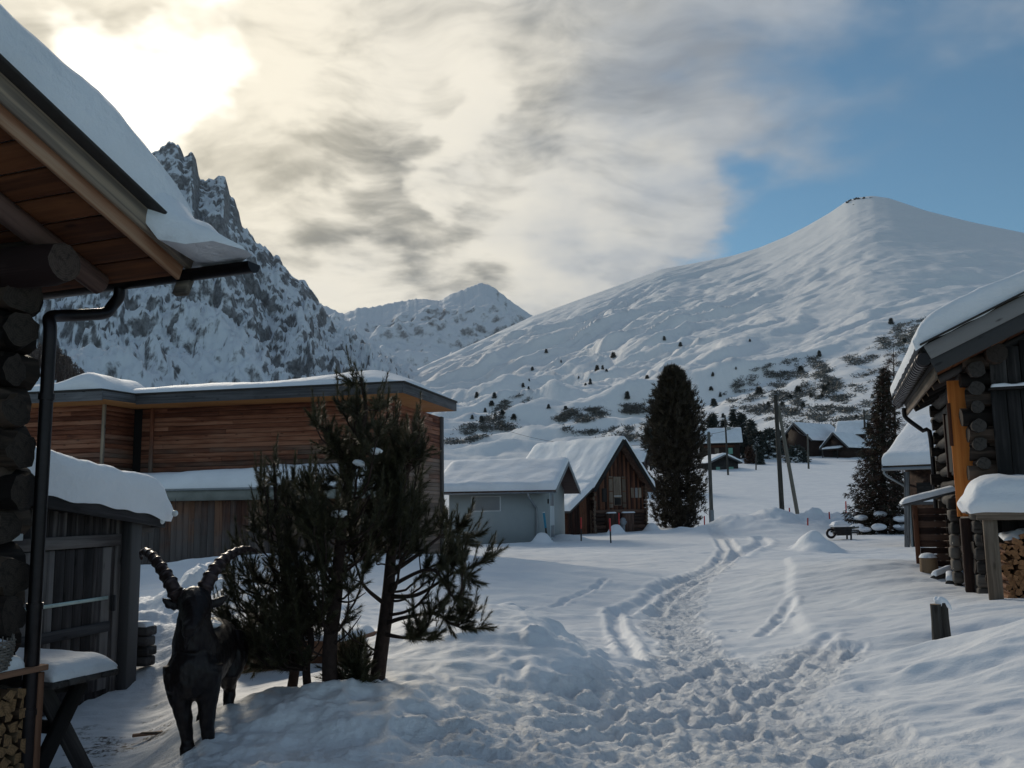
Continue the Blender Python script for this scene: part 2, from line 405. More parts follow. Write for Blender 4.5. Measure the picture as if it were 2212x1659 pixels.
M['horn'] = plain('bronze_horn', (.045, .030, .030), .38, .6, .35, 20., .35)
M['glass'] = plain('glass_ball', (.62, .66, .68), .12, .0, .05, 5., 0)
M['wicker'] = plain('wicker', (.16, .14, .125), .8, 0, .5, 40., .3)
M['bark'] = plain('pine_bark', (.040, .026, .022), .95, 0, .5, 24., .9, .2)
M['dark_void'] = plain('dark_interior', (.010, .009, .009), .9, 0, .2, 6., 0)
M['green_shutter'] = plain('green_shutter', (.16, .33, .26), .6, 0, .1, 10., .02)
def foliage(name, dark, light, trans=.12):
    m, t, bs = newmat(name); ti = t.n('ShaderNodeSeparateXYZ'); t.l(t.n('ShaderNodeAttribute', attribute_name='tint').outputs['Vector'], ti.inputs[0])
    setc(t, bs, t.mix(ti.outputs[0], dark, light)); bs.inputs['Roughness'].default_value = .55; bs.inputs['Specular IOR Level'].default_value = .35
    if trans:
        tr = t.n('ShaderNodeBsdfTranslucent'); t.l(t.mix(ti.outputs[0], dark, light), tr.inputs[0]); mx = t.n('ShaderNodeMixShader'); mx.inputs[0].default_value = trans
        out = [n for n in t.t.nodes if n.type == 'OUTPUT_MATERIAL'][0]
        t.l(bs.outputs[0], mx.inputs[1]); t.l(tr.outputs[0], mx.inputs[2]); t.l(mx.outputs[0], out.inputs['Surface'])
    return m
M['needles'] = foliage('pine_needles', (.018, .018, .010), (.11, .10, .052), .22)
M['stone_pine'] = foliage('stone_pine_needles', (.016, .011, .007), (.065, .050, .028))
M['spruce'] = foliage('spruce_needles', (.016, .018, .012), (.055, .050, .032))
M['spruce_brown'] = foliage('larch_twigs', (.040, .018, .012), (.085, .045, .03))
M['scrub'] = foliage('dwarf_pine', (.06, .062, .06), (.15, .15, .14), 0)
M['far_tree'] = foliage('far_conifer', (.022, .030, .028), (.05, .058, .05), 0)
M['larch_wood'] = foliage('bare_larches', (.045, .030, .026), (.10, .07, .06), 0)
# ------------------------------------------------------------------ the snow field
def bell(x, y, cx, cy, rx, ry, a=0.):
    c, s = math.cos(a), math.sin(a); dx = x-cx; dy = y-cy
    return np.exp(-(((dx*c+dy*s)/rx)**2 + ((-dx*s+dy*c)/ry)**2))
def pathd(x, y, pts):                  # distance to a polyline and position along it
    best = np.full(np.shape(x), 1e9); al = np.zeros(np.shape(x)); acc = 0.
    for (a, b) in zip(pts[:-1], pts[1:]):
        d = b-a; L = math.hypot(*d)
        t = np.clip(((x-a[0])*d[0]+(y-a[1])*d[1])/L**2, 0, 1)
        q = np.hypot(x-a[0]-t*d[0], y-a[1]-t*d[1]); m = q < best
        best = np.where(m, q, best); al = np.where(m, acc+t*L, al); acc += L
    return best, al
def pix_path(l, z=0.): return np.array([PZ(u, v, z)[:2] for u, v in l])
PATH = pix_path([(1480, 1760), (1440, 1640), (1430, 1560), (1520, 1480), (1500, 1410), (1450, 1350), (1480, 1290), (1545, 1235), (1580, 1195), (1560, 1163), (1530, 1150)])
SIDE = pix_path([(1480, 1600), (1650, 1500), (1760, 1425)])
SIDE2 = pix_path([(1180, 1560), (1400, 1500), (1560, 1480)])
RUTS = [(pix_path(l), w, d) for l, w, d in (
    ([(1325, 1325), (1338, 1372), (1362, 1420), (1372, 1440)], .08, .06),
    ([(1335, 1333), (1400, 1312), (1470, 1277), (1510, 1262)], .13, .055),
    ([(1410, 1330), (1440, 1310), (1500, 1280)], .10, .06),
    ([(1500, 1262), (1545, 1225), (1568, 1190), (1548, 1163)], .11, .055), ([(1520, 1262), (1560, 1228), (1592, 1196), (1575, 1166)], .11, .055),
    ([(1575, 1208), (1625, 1190), (1652, 1172), (1640, 1160)], .22, .10),
    ([(1110, 1335), (1200, 1325), (1310, 1290)], .05, .028), ([(1645, 1385), (1690, 1352), (1712, 1330)], .06, .035),
    ([(1390, 1500), (1500, 1462), (1560, 1430)], .07, .03), ([(1600, 1500), (1700, 1450), (1790, 1405)], .08, .035), ([(1640, 1520), (1730, 1462), (1800, 1420)], .08, .03),
    ([(1200, 1620), (1330, 1580), (1600, 1545)], .06, .03), ([(1180, 1590), (1400, 1545), (1720, 1520)], .07, .03))]
FEET = []
for k in range(620):
    t = random.random(); seg = t*(len(PATH)-2); i = int(seg); p = PATH[i]*(1-seg+i)+PATH[i+1]*(seg-i)
    w = .22+.62*math.exp(-((p[1]-6.)/2.4)**2)
    FEET.append((p[0]+random.gauss(0, w), p[1]+random.gauss(0, .3), random.uniform(.07, .14), random.uniform(.04, .075), random.uniform(-.5, .9), random.uniform(.009, .026)))
for k in range(110):
    i = random.randrange(2); pp = SIDE if i else SIDE2; t = random.random()*2; j = int(t); p = pp[j]*(1-t+j)+pp[j+1]*(t-j)
    FEET.append((p[0]+random.gauss(0, .25), p[1]+random.gauss(0, .2), random.uniform(.09, .17), random.uniform(.05, .10), random.uniform(-.5, 1.2), random.uniform(.018, .05)))
def ground_base(x, y):
    x = np.asarray(x, float); y = np.asarray(y, float)
    z = 8.6*np.clip((y-64)/88, 0, 1.12)**1.18 - .05*np.clip(y-165, 0, 300) + .012*np.clip(x-10, 0, 200)*np.clip((y-40)/60, 0, 1)
    z = z + .10*fbm(x*.16, y*.16, 3, 2)*sst(3, 14, y)*(1-sst(60, 90, y)*.4)
    return z
LAST = {}
def gz(x, y, fine=True):
    x = np.asarray(x, float); y = np.asarray(y, float)
    sh = x.shape; x = np.atleast_1d(x).ravel(); y = np.atleast_1d(y).ravel()
    z = ground_base(x, y)
    # dug-out yard beside the cabin and shed
    yard = sst(-1.9, -2.75, x+.30*(y-6))*sst(4.2, 5.0, y)*(1-sst(9.6, 10.6, y)); z = z - .30*yard
    # mound under the ibex and the pines, with a cut edge towards the trodden way
    m1 = bell(x, y, -1.35, 6.75, 1.15, .75, .15)*.24 + bell(x, y, -.55, 6.2, .8, .5, -.3)*.14 + bell(x, y, -1.9, 5.2, 1.0, .55)*.12 + bell(x, y, -.35, 5.2, .7, .6)*.12
    m1 = m1*.8 + .05*bell(x, y, -2.62, 5.7, .45, .5)
    lump = fbm(x*2.3, y*2.3, 4, 31)
    z = z + m1*(1+.20*lump) + .035*np.clip(lump, -.3, 1.2)*bell(x, y, -1.3, 6.0, 1.7, 1.2)
    # bank behind the pines
    cut = sst(0., 1., (1.15+.18*lump-(x+.25*(y-8.2)))/.9)
    m2 = bell(x, y, -.30, 9.5, 1.5, 2.0, -.35)*.60 + bell(x, y, .35, 8.2, .75, .8)*.13
    chunk = np.maximum(0, fbm(x*3.2, y*3.2, 4, 8)-.05)
    z = z + m2*(.35+.65*cut)*(1+.05*lump) + .08*chunk*bell(x, y, .55, 8.9, .35, 1.6, -.35)*1.2
    # heap shovelled up beside the shed
    hp = bell(x, y, -4.15, 12.6, 1.5, 1.7, .2)
    z = z + hp*(.62+.26*fbm(x*1.5, y*1.5, 5, 44)) + .28*bell(x, y, -3.0, 10.4, .9, 1.2)
    z = z + .62*bell(x, y, -5.2, 18.2, 5.2, 2.6, -.22)
    z = z + .30*bell(x, y, -.5, 17.5, 3.2, 3.0)
    # wind-packed rise on the right
    r = sst(1.9, 5.4, x-.12*(y-8))*(1-sst(16, 27, y))
    z = z + .42*r*(1-.15*sst(4, 9, y)*0) + .16*bell(x, y, 5.6, 14.8, 2.6, 1.7, .3) + .20*bell(x, y, 4.75, 7.7, 1.0, .7) + .05*bell(x, y, 3.9, 8.4, .6, .35)
    z = z - .10*bell(x, y, 4.15, 8.9, .9, .3, .1)
    # small crested drifts
    cr = pix_path([(1700, 1235), (1712, 1280), (1705, 1330), (1735, 1390)]); d, al = pathd(x, y, cr)
    z = z + .055*np.exp(-(d/.5)**2)*sst(-.1, .12, x-np.interp(y, cr[::-1, 1], cr[::-1, 0]))
    # buried shapes near the far fence
    for (u, v, dd, rx, h) in ((1748, 1188, 27.5, .42, .42), (1772, 1192, 27.0, .5, .26), (1798, 1192, 27.2, .45, .14), (1735, 1180, 29, .4, .2), (1172, 1181, 36.0, .36, .42), (1228, 1168, 40, .9, .25), (1330, 1150, 47, .42, .5), (1408, 1152, 49.5, .38, .42), (1620, 1150, 45, 2.2, .25), (1680, 1148, 44, 3., .35), (1560, 1150, 48, 1.2, .3)):
        p = P(u, v, dd); z = z + h*np.exp(-(((x-p[0])**2+(y-p[1])**2)/rx**2)**1.6)
    # ploughed bank along the far lane
    z = z + .75*bell(x, y, 15.5, 46, 6.5, 2.2, .1)*(1+.5*fbm(x*.8, y*.8, 4, 77))
    if not fine: return z.reshape(sh)
    # trodden way
    d, al = pathd(x, y, PATH); w = np.where(y < 9.5, .55+1.1*np.exp(-((y-6.0)/2.0)**2), .42)
    tr = 1-sst(.55, 1.15, d/w + .25*fbm(x*1.1, y*1.1, 3, 5))
    for pp, ww in ((SIDE, .5), (SIDE2, .45)):
        d2, _ = pathd(x, y, pp); tr = np.maximum(tr, .9*(1-sst(.55, 1.2, d2/ww+.2*fbm(x*1.3, y*1.3, 3, 6))))
    bot = sst(6.6, 5.6, y)*sst(-.1, .35, x+.1*lump)*(1-sst(1.7, 3.0, x+.5*lump)); tr = np.maximum(tr, bot*.95)
    z = z - tr*.045 + .018*np.exp(-((tr-.35)/.2)**2)*(tr > .02)*np.clip(lump+.4, 0, 1)
    near = 1-sst(9, 22, y); LAST['tr'] = tr
    ch = .008*fbm(x*2.6, y*3.4, 4, 61, .55) + .014*fbm(x*1.1+.5*y, y*6.5-x*.8, 4, 66, .6) + .017*np.maximum(0, fbm(x*5.2, y*6.5, 4, 62)-.12) + +.026*np.maximum(0, fbm(x*10.5, y*12, 3, 65)-.15)
    z = z + tr*ch*(.35+.9*near)
    for pts, wd, dp in RUTS:
        q, _ = pathd(x, y, pts); q = q + .04*pn(x*4, y*4, 9); z = z - dp*np.exp(-(q/wd)**4) + dp*.45*np.exp(-((q-wd*1.9)/(wd*.6))**2)
    ys = np.argsort(y, kind='stable'); yy = y[ys]
    for (fx, fy, a, b, ang, dp) in FEET:
        lo = np.searchsorted(yy, fy-.45); hi = np.searchsorted(yy, fy+.45)
        if hi <= lo: continue
        ii = ys[lo:hi]; q = bell(x[ii], y[ii], fx, fy, a, b, ang+1.2); ring = np.exp(-((np.sqrt(-np.log(q+1e-9))-1.35)/.35)**2)
        z[ii] += (-dp*np.power(q, .7) + dp*.38*ring)
    # wind ripples and sastrugi on untouched snow
    un = (1-tr)*sst(2, 5, y)
    s1 = fbm(x*.55+.35*y, y*1.9, 4, 71); s2 = fbm(x*1.1-.2*y, y*4.2, 3, 72)
    z = z + un*(.035*s1 + .020*np.maximum(0, s2)*sst(.0, .5, s1) + .008*fbm(x*3, y*9, 2, 73))*(1-sst(28, 60, y)*.6)*(1+.6*bell(x, y, 3.8, 6.6, 1.5, 2.)) 
    # clods on the mounds
    cl = bell(x, y, -1.6, 5.2, 1.6, .75)+.22*bell(x, y, .6, 9.0, .5, 1.6)+.8*bell(x, y, -3.6, 11.4, 1.0, 1.6)+.35*bell(x, y, -1.2, 6.5, 1.3, .9)
    LAST['tr'] = np.maximum(tr, .7*np.clip(cl, 0, 1))
    z = z + np.clip(cl, 0, 1)*(.022*np.maximum(0, ridged(x*3.3, y*3.3, 4, 83)-1.25) + .045*np.maximum(0, fbm(x*4.2, y*4.2, 3, 81)-.25)*1.6 + .012*fbm(x*7, y*7, 4, 82))
    return z.reshape(sh)
def G1(x, y): return float(gz(A(x), A(y))[0])
def GP(u, v, d, dz=0.):                # a point on the ground at pixel column u, d metres ahead
    p = P(u, v, d); p[2] = G1(p[0], p[1])+dz; return p
def build_ground():
    n = 1080; y = np.concatenate([np.linspace(-14, 3.4, 26)[:-1], 3.4*np.exp(np.linspace(0, math.log(330/3.4), n))])
    tt = np.linspace(-1, 1, 860); tt = np.sign(tt)*(np.abs(tt)*.9+.1*np.abs(tt)**4)
    Y = np.repeat(y[:, None], len(tt), 1); X = tt[None]*(np.maximum(Y, 0)*.72+3.8+4*np.exp(-np.clip(Y, 0, 99)/2.)*(Y < 3.4) + 8*sst(2.5, -6, Y))
    Z = gz(X, Y); m = MB(); mud = sst(.1, .7, fbm(X*2.2, Y*3.5, 4, 91)+.55*bell(X, Y, -3.25, 7.6, .55, 1.1, .3)*1.6-.35)*bell(X, Y, -3.2, 7.3, .8, 1.7, .2)
    T = np.stack([mud, LAST['tr'].reshape(mud.shape), np.zeros_like(mud)], -1).reshape(-1, 3)
    m.grid(np.stack([X, Y, Z], -1), flip=True, T=T); o = m.build('snow_ground', M['ground'], None, smooth=180); o['kind'] = 'structure'; return o
m_, t_, b_ = newmat('snow_field'); M['ground'] = m_
_co = t_.n('ShaderNodeNewGeometry').outputs['Position']
_n1 = t_.noise(_co, 60., 3, .6); _n2 = t_.noise(t_.scale(_co, (5, 9, 9)), 1., 5, .6); _n3 = t_.noise(_co, .9, 3, .5)
_ti = t_.n('ShaderNodeSeparateXYZ'); t_.l(t_.n('ShaderNodeAttribute', attribute_name='tint').outputs['Vector'], _ti.inputs[0])
_c = t_.mix(t_.mapr(_n3, .35, .65), (.77, .79, .83), (.84, .855, .88))
_md = t_.math('MULTIPLY', t_.mapr(t_.noise(_co, 22., 4, .7), .42, .60), t_.mapr(_ti.outputs[0], .15, .8))
_c = t_.mix(_md, _c, (.075, .066, .06)); setc(t_, b_, _c); b_.inputs['Roughness'].default_value = .62; b_.inputs['Specular IOR Level'].default_value = .3
_vo = t_.n('ShaderNodeTexVoronoi'); _vo.inputs['Scale'].default_value = 13.; t_.l(t_.vmath('ADD', _co, t_.vmath('SCALE', t_.n('ShaderNodeTexNoise', i_Scale=9.).outputs['Color']).outputs[0]).outputs[0], _vo.inputs['Vector'])
[n for n in t_.t.nodes if n.type == 'VECT_MATH' and n.operation == 'SCALE'][0].inputs['Scale'].default_value = .12
_cr = t_.math('MULTIPLY', t_.math('ADD', t_.noise(_co, 17., 6, .68), t_.math('MULTIPLY', _vo.outputs['Distance'], .5)), _ti.outputs[1])
_b2 = t_.bump(_cr, .85, .055, t_.bump(_n2, .28, .05)); t_.l(t_.bump(_n1, .22, .012, _b2), b_.inputs['Normal'])
# ------------------------------------------------------------------ mountains: real slopes, polar grids about the village
def azel(l):
    a, e = [], []
    for u, v in l:
        r = ray(u, v); a.append(math.atan2(r[0], r[1])); e.append(r[2]/math.hypot(r[0], r[1]))
    return np.array(a), np.array(e)
def mountain(name, mat, prof, rfun, r0, z0, shape, det, na, nr, a0, a1, backf=1.5, rough_ridge=None, soft=9., sp=3.):
    pa, pe = azel(prof); a = np.linspace(a0, a1, na); e = np.interp(a, pa, pe); k = np.array([.25, .5, .25])
    R = rfun(a); H = e*R + CAMZ
    if rough_ridge is not None: H = H + rough_ridge(a)*R
    kw = max(3, int(math.radians(soft)/(a[1]-a[0]))*2+1); kk = np.hanning(kw+2)[1:-1]; Hs = np.convolve(np.pad(H, kw//2, mode='edge'), kk/kk.sum(), 'valid')
    t = np.concatenate([np.linspace(0, 1, nr) , 1+np.linspace(0, 1, 26)[1:]**1.3])
    Aa, Tt = np.meshgrid(a, t, indexing='ij'); RR = R[:, None]; HH = (Hs[:, None]+(H-Hs)[:, None]*np.clip(Tt, 0, 1)**sp); Z0 = z0(a)[:, None] if callable(z0) else z0
    rr = np.where(Tt <= 1, r0+(RR-r0)*Tt, RR*(1+(Tt-1)*(backf-1)))
    hh = np.where(Tt <= 1, Z0+(HH-Z0)*shape(np.clip(Tt, 0, 1), Aa), HH*(1-np.clip(Tt-1, 0, 1)**1.1))
    X = np.sin(Aa)*rr; Y = np.cos(Aa)*rr
    hh = hh + det(X, Y, np.clip(Tt, 0, 1.2), Aa, HH)*np.clip(1-(Tt-1)*1.5, 0, 1)
    m = MB(); m.grid(np.stack([X, Y, hh], -1)); o = m.build(name, mat, None, smooth=180); o['kind'] = 'structure'
    return X, Y, hh
def rockmat(name, snow, rock, lo, hi, sc, amt, top=None):
    m, t, bs = newmat(name); g = t.n('ShaderNodeNewGeometry'); nz = t.n('ShaderNodeSeparateXYZ'); t.l(g.outputs['Normal'], nz.inputs[0])
    po = g.outputs['Position']; px = t.n('ShaderNodeSeparateXYZ'); t.l(po, px.inputs[0])
    n1 = t.noise(t.scale(po, (1, 1, .55)), sc, 8, .68, .4); n2 = t.noise(po, sc*.18, 3, .5)
    ti = t.n('ShaderNodeSeparateXYZ'); t.l(t.n('ShaderNodeAttribute', attribute_name='tint').outputs['Vector'], ti.inputs[0])
    s = t.math('ADD', nz.outputs[2], t.math('MULTIPLY', t.math('SUBTRACT', n1, .5), amt))
    if top: s = t.math('SUBTRACT', s, t.mapr(px.outputs[2], top[0], top[1], 0., top[2]))
    n4 = t.noise(t.scale(po, (1, 1, .7)), sc*4.3, 6, .7, .3); s = t.math('ADD', s, t.math('MULTIPLY', t.math('SUBTRACT', n4, .5), amt*.8))
    s = t.math('ADD', s, t.math('MULTIPLY', t.math('SUBTRACT', n2, .5), amt*.9))
    f = t.mapr(s, lo, hi, 1., 0.)
    rk = t.mix(t.mapr(n4, .35, .65), tuple(x*.5 for x in rock), tuple(min(1, x*1.5) for x in rock))
    setc(t, bs, t.mix(f, snow, rk)); bs.inputs['Roughness'].default_value = .75; bs.inputs['Specular IOR Level'].default_value = .15
    t.l(t.bump(n1, .5, 6/ (sc*60)), bs.inputs['Normal']); return m
def build_mountains():
    D = math.radians
    # the rounded white mountain on the right
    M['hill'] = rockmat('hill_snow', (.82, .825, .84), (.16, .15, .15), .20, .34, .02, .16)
    prof = [(500, 960), (700, 900), (890, 803), (950, 775), (1050, 730), (1150, 683), (1270, 640), (1430, 581), (1580, 553), (1640, 535), (1700, 510), (1745, 487), (1790, 461), (1830, 434), (1850, 427), (1885, 423), (1920, 428), (1950, 438), (2000, 455), (2100, 480), (2212, 503), (2400, 540), (2800, 620), (3400, 760)]
    def det(X, Y, T, Aa, H):
        w = np.sin(np.clip(T, 0, 1)*math.pi)**.7
        # wind-carved ribs that run down to the left
        p = -.38*X + .92*Y; q = .92*X + .38*Y
        wp = 130*fbm(X*.0035, Y*.0035, 4, 4)
        rib = fbm((p+wp)*.0085, (q+wp*.5)*.0024, 5, 12, .55)
        fine = fbm((p+wp)*.022, (q+wp)*.0062, 4, 14, .55)
        big = fbm(X*.0018, Y*.0018, 3, 15)
        fade = .22+.78*sst(D(21), D(9), Aa)
        edge = 1-np.abs(pn((p+wp)*.0085, (q+wp)*.0021, 22))*2.2
        return w*(17*rib*fade + 8.5*fine*fade + 15*big + 8*np.clip(edge, 0, 1)**2*fade + 2.6*fbm(X*.032, Y*.032, 4, 19, .6)*(.4+fade))
    r = mountain('hill_slope', M['hill'], prof, lambda a: 1260+200*(1-np.tanh((a-D(14))/.30))+60*np.sin(a*7), 146., lambda a: 7.4+a*0, lambda t, a: .42*t+.58*t**1.75, det, 420, 420, D(-14), D(62), 1.6)
    # jagged rock mountain on the left
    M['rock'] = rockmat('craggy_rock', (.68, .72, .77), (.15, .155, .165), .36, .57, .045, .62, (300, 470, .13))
    prof = [(-1600, 760), (-900, 560), (-300, 420), (0, 400), (200, 330), (300, 350), (346, 322), (362, 314), (384, 312), (398, 330), (415, 322), (424, 352), (430, 392), (441, 398), (456, 382), (474, 373), (488, 384), (497, 424), (506, 432), (516, 462), (521, 486), (534, 494), (552, 522), (572, 542), (592, 566), (600, 556), (628, 586), (648, 597), (668, 622), (681, 640), (692, 660), (712, 688), (755, 715), (800, 742), (850, 772), (905, 803), (980, 840), (1100, 900)]
    def det2(X, Y, T, Aa, H):
        w = np.clip(T*2.2, 0, 1)*np.clip((1.03-T)*9, .0, 1)
        rg = ridged(X*.0042+.3*fbm(X*.004, Y*.004, 2, 3), Y*.0042, 6, 21, .58)-1.25
        ver = ridged(Aa*17+.5*fbm(Aa*20, T*4, 3, 29), T*3.2, 6, 23, .6)-1.2
        led = fbm(Aa*9+T*2, T*26+2*fbm(Aa*30, T*6, 3, 30), 3, 25)
        k = sst(-.02, -.16, Aa)*.8+.2
        return w*k*(58*rg*(.35+.65*(1-T)) + 30*ver*T**1.3 + 9*led*T + 13*fbm(X*.02, Y*.02, 4, 24, .6))*(1-.88*sst(.84, 1., T)) + 9*k*fbm(X*.03, Y*.03, 5, 26, .6)*sst(.45, .85, T)
    def rough(a):
        return .0014*(ridged(a*90, a*0+.5, 5, 27, .6)-1.3)*sst(D(-11.6), D(-14), a)
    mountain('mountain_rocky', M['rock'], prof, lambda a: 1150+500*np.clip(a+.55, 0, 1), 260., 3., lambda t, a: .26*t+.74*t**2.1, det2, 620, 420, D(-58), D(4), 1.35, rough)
    # the far peak in the gap
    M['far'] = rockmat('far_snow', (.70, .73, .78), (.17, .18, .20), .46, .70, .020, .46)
    prof = [(560, 700), (690, 655), (722, 668), (742, 677), (775, 662), (800, 661), (850, 652), (892, 645), (925, 647), (948, 651), (985, 632), (1015, 620), (1036, 611), (1048, 611), (1062, 618), (1076, 627), (1098, 645), (1112, 657), (1146, 679), (1200, 720), (1300, 790)]
    def det3(X, Y, T, Aa, H):
        w = np.clip(T*2, 0, 1)*np.clip((1.0-T)*8, .06, 1)
        return w*(75*(ridged(X*.0017, Y*.0017, 5, 33, .52)-1.25) + 30*fbm(X*.006, Y*.006, 4, 34))
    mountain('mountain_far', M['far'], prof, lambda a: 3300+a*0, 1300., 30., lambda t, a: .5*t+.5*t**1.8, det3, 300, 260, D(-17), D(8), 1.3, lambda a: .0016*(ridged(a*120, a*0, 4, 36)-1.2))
    return r
build_ground()
HILL = build_mountains()
# ------------------------------------------------------------------ the log cabin on the left: gable wall seen along its length, roof overhead
g_ = A(math.sin(math.radians(21)), math.cos(math.radians(21)), 0); e_ = A(-g_[1], g_[0], 0)
def left_cabin():
    S = P(245, 625, 6.3)                                     # the gutter above the swan neck
    tp = math.tan(math.radians(21)); ze = S[2]+.03
    def R(s, t, dz=0.): return A(S[0], S[1], 0) - g_*s + e_*t + UP*(ze + s*tp + dz)     # s up the roof from the eave, t into the cabin
    rd = nrm(-g_ + UP*tp); rn = nrm(np.cross(e_, rd)); rn = rn if rn[2] > 0 else -rn
    t0 = -.655                                               # verge
    T = thing('log_cabin', 'old dark log cabin at the left edge with deep snow on its overhanging roof', 'cabin', R(2.4, 2.)*A(1, 1, 0)+A(0, 0, -.2))
    # gable wall: logs running along the wall, ends of the far wall's logs at the corner
    m = MB(); mg = MB(); zw0 = -.35; k = 0; z = zw0+.12
    wx = lambda s, t, z: A(S[0], S[1], 0) - g_*s + e_*t + UP*z
    rads = []
    while z < 5.6:
        r = .125+.02*random.random(); smax = 7.5
        top = ze + 0*tp
        s0 = .42+.05*random.random()
        if z > ze-.1: s0 = (z-ze+.32)/tp
        if s0 < 6.5:
            pts = smooth_line([wx(s, .30+.02*random.random(), z+.01*random.random()) for s in np.linspace(s0, smax, 8)], 26)
            m.tube(pts, r, 14, .24)
        z += .252
    m.build('gable_wall', M['log_dark'], T, 50)
    m = MB(); mk = MB()
    z = zw0+.25
    while z < ze-.05:
        r = .105+.045*random.random(); ex = .17-.12*random.random()
        pts = [wx(.62+.04*random.uniform(-1, 1), ex+a, z+random.uniform(-.015, .015)) for a in (0, .12, .3, 1.2)]
        m.tube(pts, [r*.9, r, r, r], 16, .38)
        z += .262
    m.build('corner_log_ends', M['log_dark'], T, 50)
    # eave wall out of sight
    m = MB()
    for z in np.arange(zw0+.25, ze, .262): m.tube([wx(.62, a, z) for a in (1.1, 3, 6)], .13, 10)
    m.build('eave_wall', M['log_dark'], T, 50)
    # roof: boards under the overhang, rafters, purlins
    rf = MB(); n = 26; L = 5.6
    for i in range(n):
        s0 = i*L/n+.02; s1 = (i+1)*L/n+.02
        rf.beam((R(s0, t0+.05)+R(s1, t0+.05))/2, (R(s0, 5.)+R(s1, 5.))/2, L/n-.004, .022, side=rd, bev=.003)
    roof = rf.build('roof', M['soffit'], T)
    m = MB(); m.beam(R(-.02, 0, .10)+e_*t0+e_*.0, R(L, 0, .10)+e_*t0, .10, .03, side=rn)
    m = MB()
    mid = rn*.0
    q0, q1 = R(-.015, t0), R(L, t0)
    m.beam(q0+rn*.125, q1+rn*.125, .150, .028, side=rn, bev=.004); m.build('upper_verge_board', M['verge_grey'], T)
    m = MB(); m.beam(q0+rn*.005+e_*.022+rd*.05, q1+rn*.005+e_*.022, .12, .028, side=rn, bev=.004); m.build('lower_verge_board', M['verge_pale'], T)
    m = MB(); m.beam(q0+rn*.21-e_*.022+rd*.03, q1+rn*.21-e_*.022, .026, .16, side=rn, bev=.004); m.build('roofing_edge', M['roofing'], roof)
    m = MB(); m.beam(q0-rn*.035-rd*.05, q0-rn*.03-rd*.05+e_*.12, .15, .05, side=rn, bev=.006); m.build('verge_end_block', M['verge_grey'], T)
    m = MB()
    for t in (-.02, .75, 1.5): m.tube([R(a, t, -.085) for a in (.14, 1.2, 2.5, 4., 5.4)], [.078, .08, .082, .085, .085], 12, .10)
    m.build('rafter', M['rafter'], T, 50)
    ds = np.linspace(4.2, 6.6, 200); pq = np.array([P(140, 565, d) for d in ds]); ss = -(pq-S) @ g_; k = int(np.argmin(np.abs(pq[:, 2]-(ze+ss*tp-.165-.13)))); ps, pt = float(ss[k]), float((pq[k]-S) @ e_)
    m = MB(); m.tube([R(ps, pt+a, -.30) for a in (0, .12, .4, 2., 5.)], [.125, .138, .14, .14, .14], 16, .14)
    m.build('purlin', M['rafter'], T, 50)
    m = MB(); m.tube([R(.62, a, -.17) for a in (.02, .3, 2., 5.)], [.10, .11, .11, .11], 12, .14); m.build('wall_plate', M['log_dark'], T, 50)
    m = MB(); m.tube([R(3.6, a, -.30) for a in (-.12, .1, .6, 2., 5.)], [.115, .125, .13, .13, .13], 14, .12); m.build('purlin', M['rafter'], T, 50)
    # gutter and swan neck
    m = MB(); gz_ = .045
    def G(t, dz=0): return A(S[0], S[1], 0) + g_*.055 + e_*t + UP*(ze+gz_+dz)
    th = np.linspace(math.pi, 2*math.pi, 12); prof = [(.068*math.cos(a), .068*math.sin(a)) for a in th]; prof2 = [(.062*math.cos(a), .062*math.sin(a)) for a in th]
    ts = np.linspace(-1.19, 5, 30)
    m.grid(np.array([[G(t)+g_*a+UP*b for a, b in prof] for t in ts]), flip=False)
    m.grid(np.array([[G(t)+g_*a+UP*b for a, b in prof2] for t in ts]), flip=True)
    m.grid(np.stack([[G(t)+g_*prof[0][0] for t in ts], [G(t)+g_*prof2[0][0] for t in ts]]))
    m.grid(np.stack([[G(t)+g_*prof[-1][0] for t in ts], [G(t)+g_*prof2[-1][0] for t in ts]]))
    m.prism([G(-1.19)+g_*a+UP*b for a, b in prof], e_*.004)
    m.build('gutter', M['metal_dark'], T, 50)
    D0 = G(0, -.03); W0 = A(S[0], S[1], 0) - g_*.52 + e_*.0; y0 = W0[1]
    pts = smooth_line([D0, A(D0[0], D0[1], P(244, 640, D0[1])[2]), P(243, 660, D0[1]-.03), P(228, 676, D0[1]-.09), P(190, 680, D0[1]-.22), P(140, 682, y0+.16), P(108, 686, y0+.03), A(W0[0], W0[1], P(96, 712, y0)[2]), A(W0[0], W0[1], P(94, 760, y0)[2])], 60)
    pts = np.concatenate([pts, [W0+UP*z for z in (1.6, .95)]])
    m = MB(); m.tube(pts, .042, 16); m.tube([W0+UP*z for z in (.99, .95, -.3)], [.047, .047, .042], 16)
    for z in (2.35, 1.0, .35): m.tube([W0+UP*(z+.02), W0+UP*(z-.02)], .051, 16)
    m.build('downpipe', M['metal_dark'], T, 60)
    pl = MB(); c = PP(33, 1161, wx(0, .165, 0), e_); pl.box(c, g_, e_, UP, (.055, .006, .022), .003); pl.build('name_plate', M['white_paint'], T)
    # deep snow on the roof, slumping over the eave
    def th_(U, W):
        s = U*L; return .47 + .05*pn(s*.9+2, W*3, 3) + .03*np.exp(-((s-.75)/.5)**2) - .015*np.sin(s*5)
    m = MB(); off = rn*.225
    snow_patch(m, R(-.05, t0-.01)+off, R(L, t0-.01)+off, R(L, 5.)+off, R(-.05, 5.)+off, th_, 90, 40, (.50, 0), (.16, 0), .05, fr=1., seed=3, sag=.0)
    # the lip that has slid down over the gutter
    def lip(U, W): return .20+.05*pn(U*2+1, W*5, 8)
    Tn = []
    ss = np.linspace(0, 1, 26); tt = np.linspace(0, 1, 34)
    U, W = np.meshgrid(ss, tt, indexing='ij')
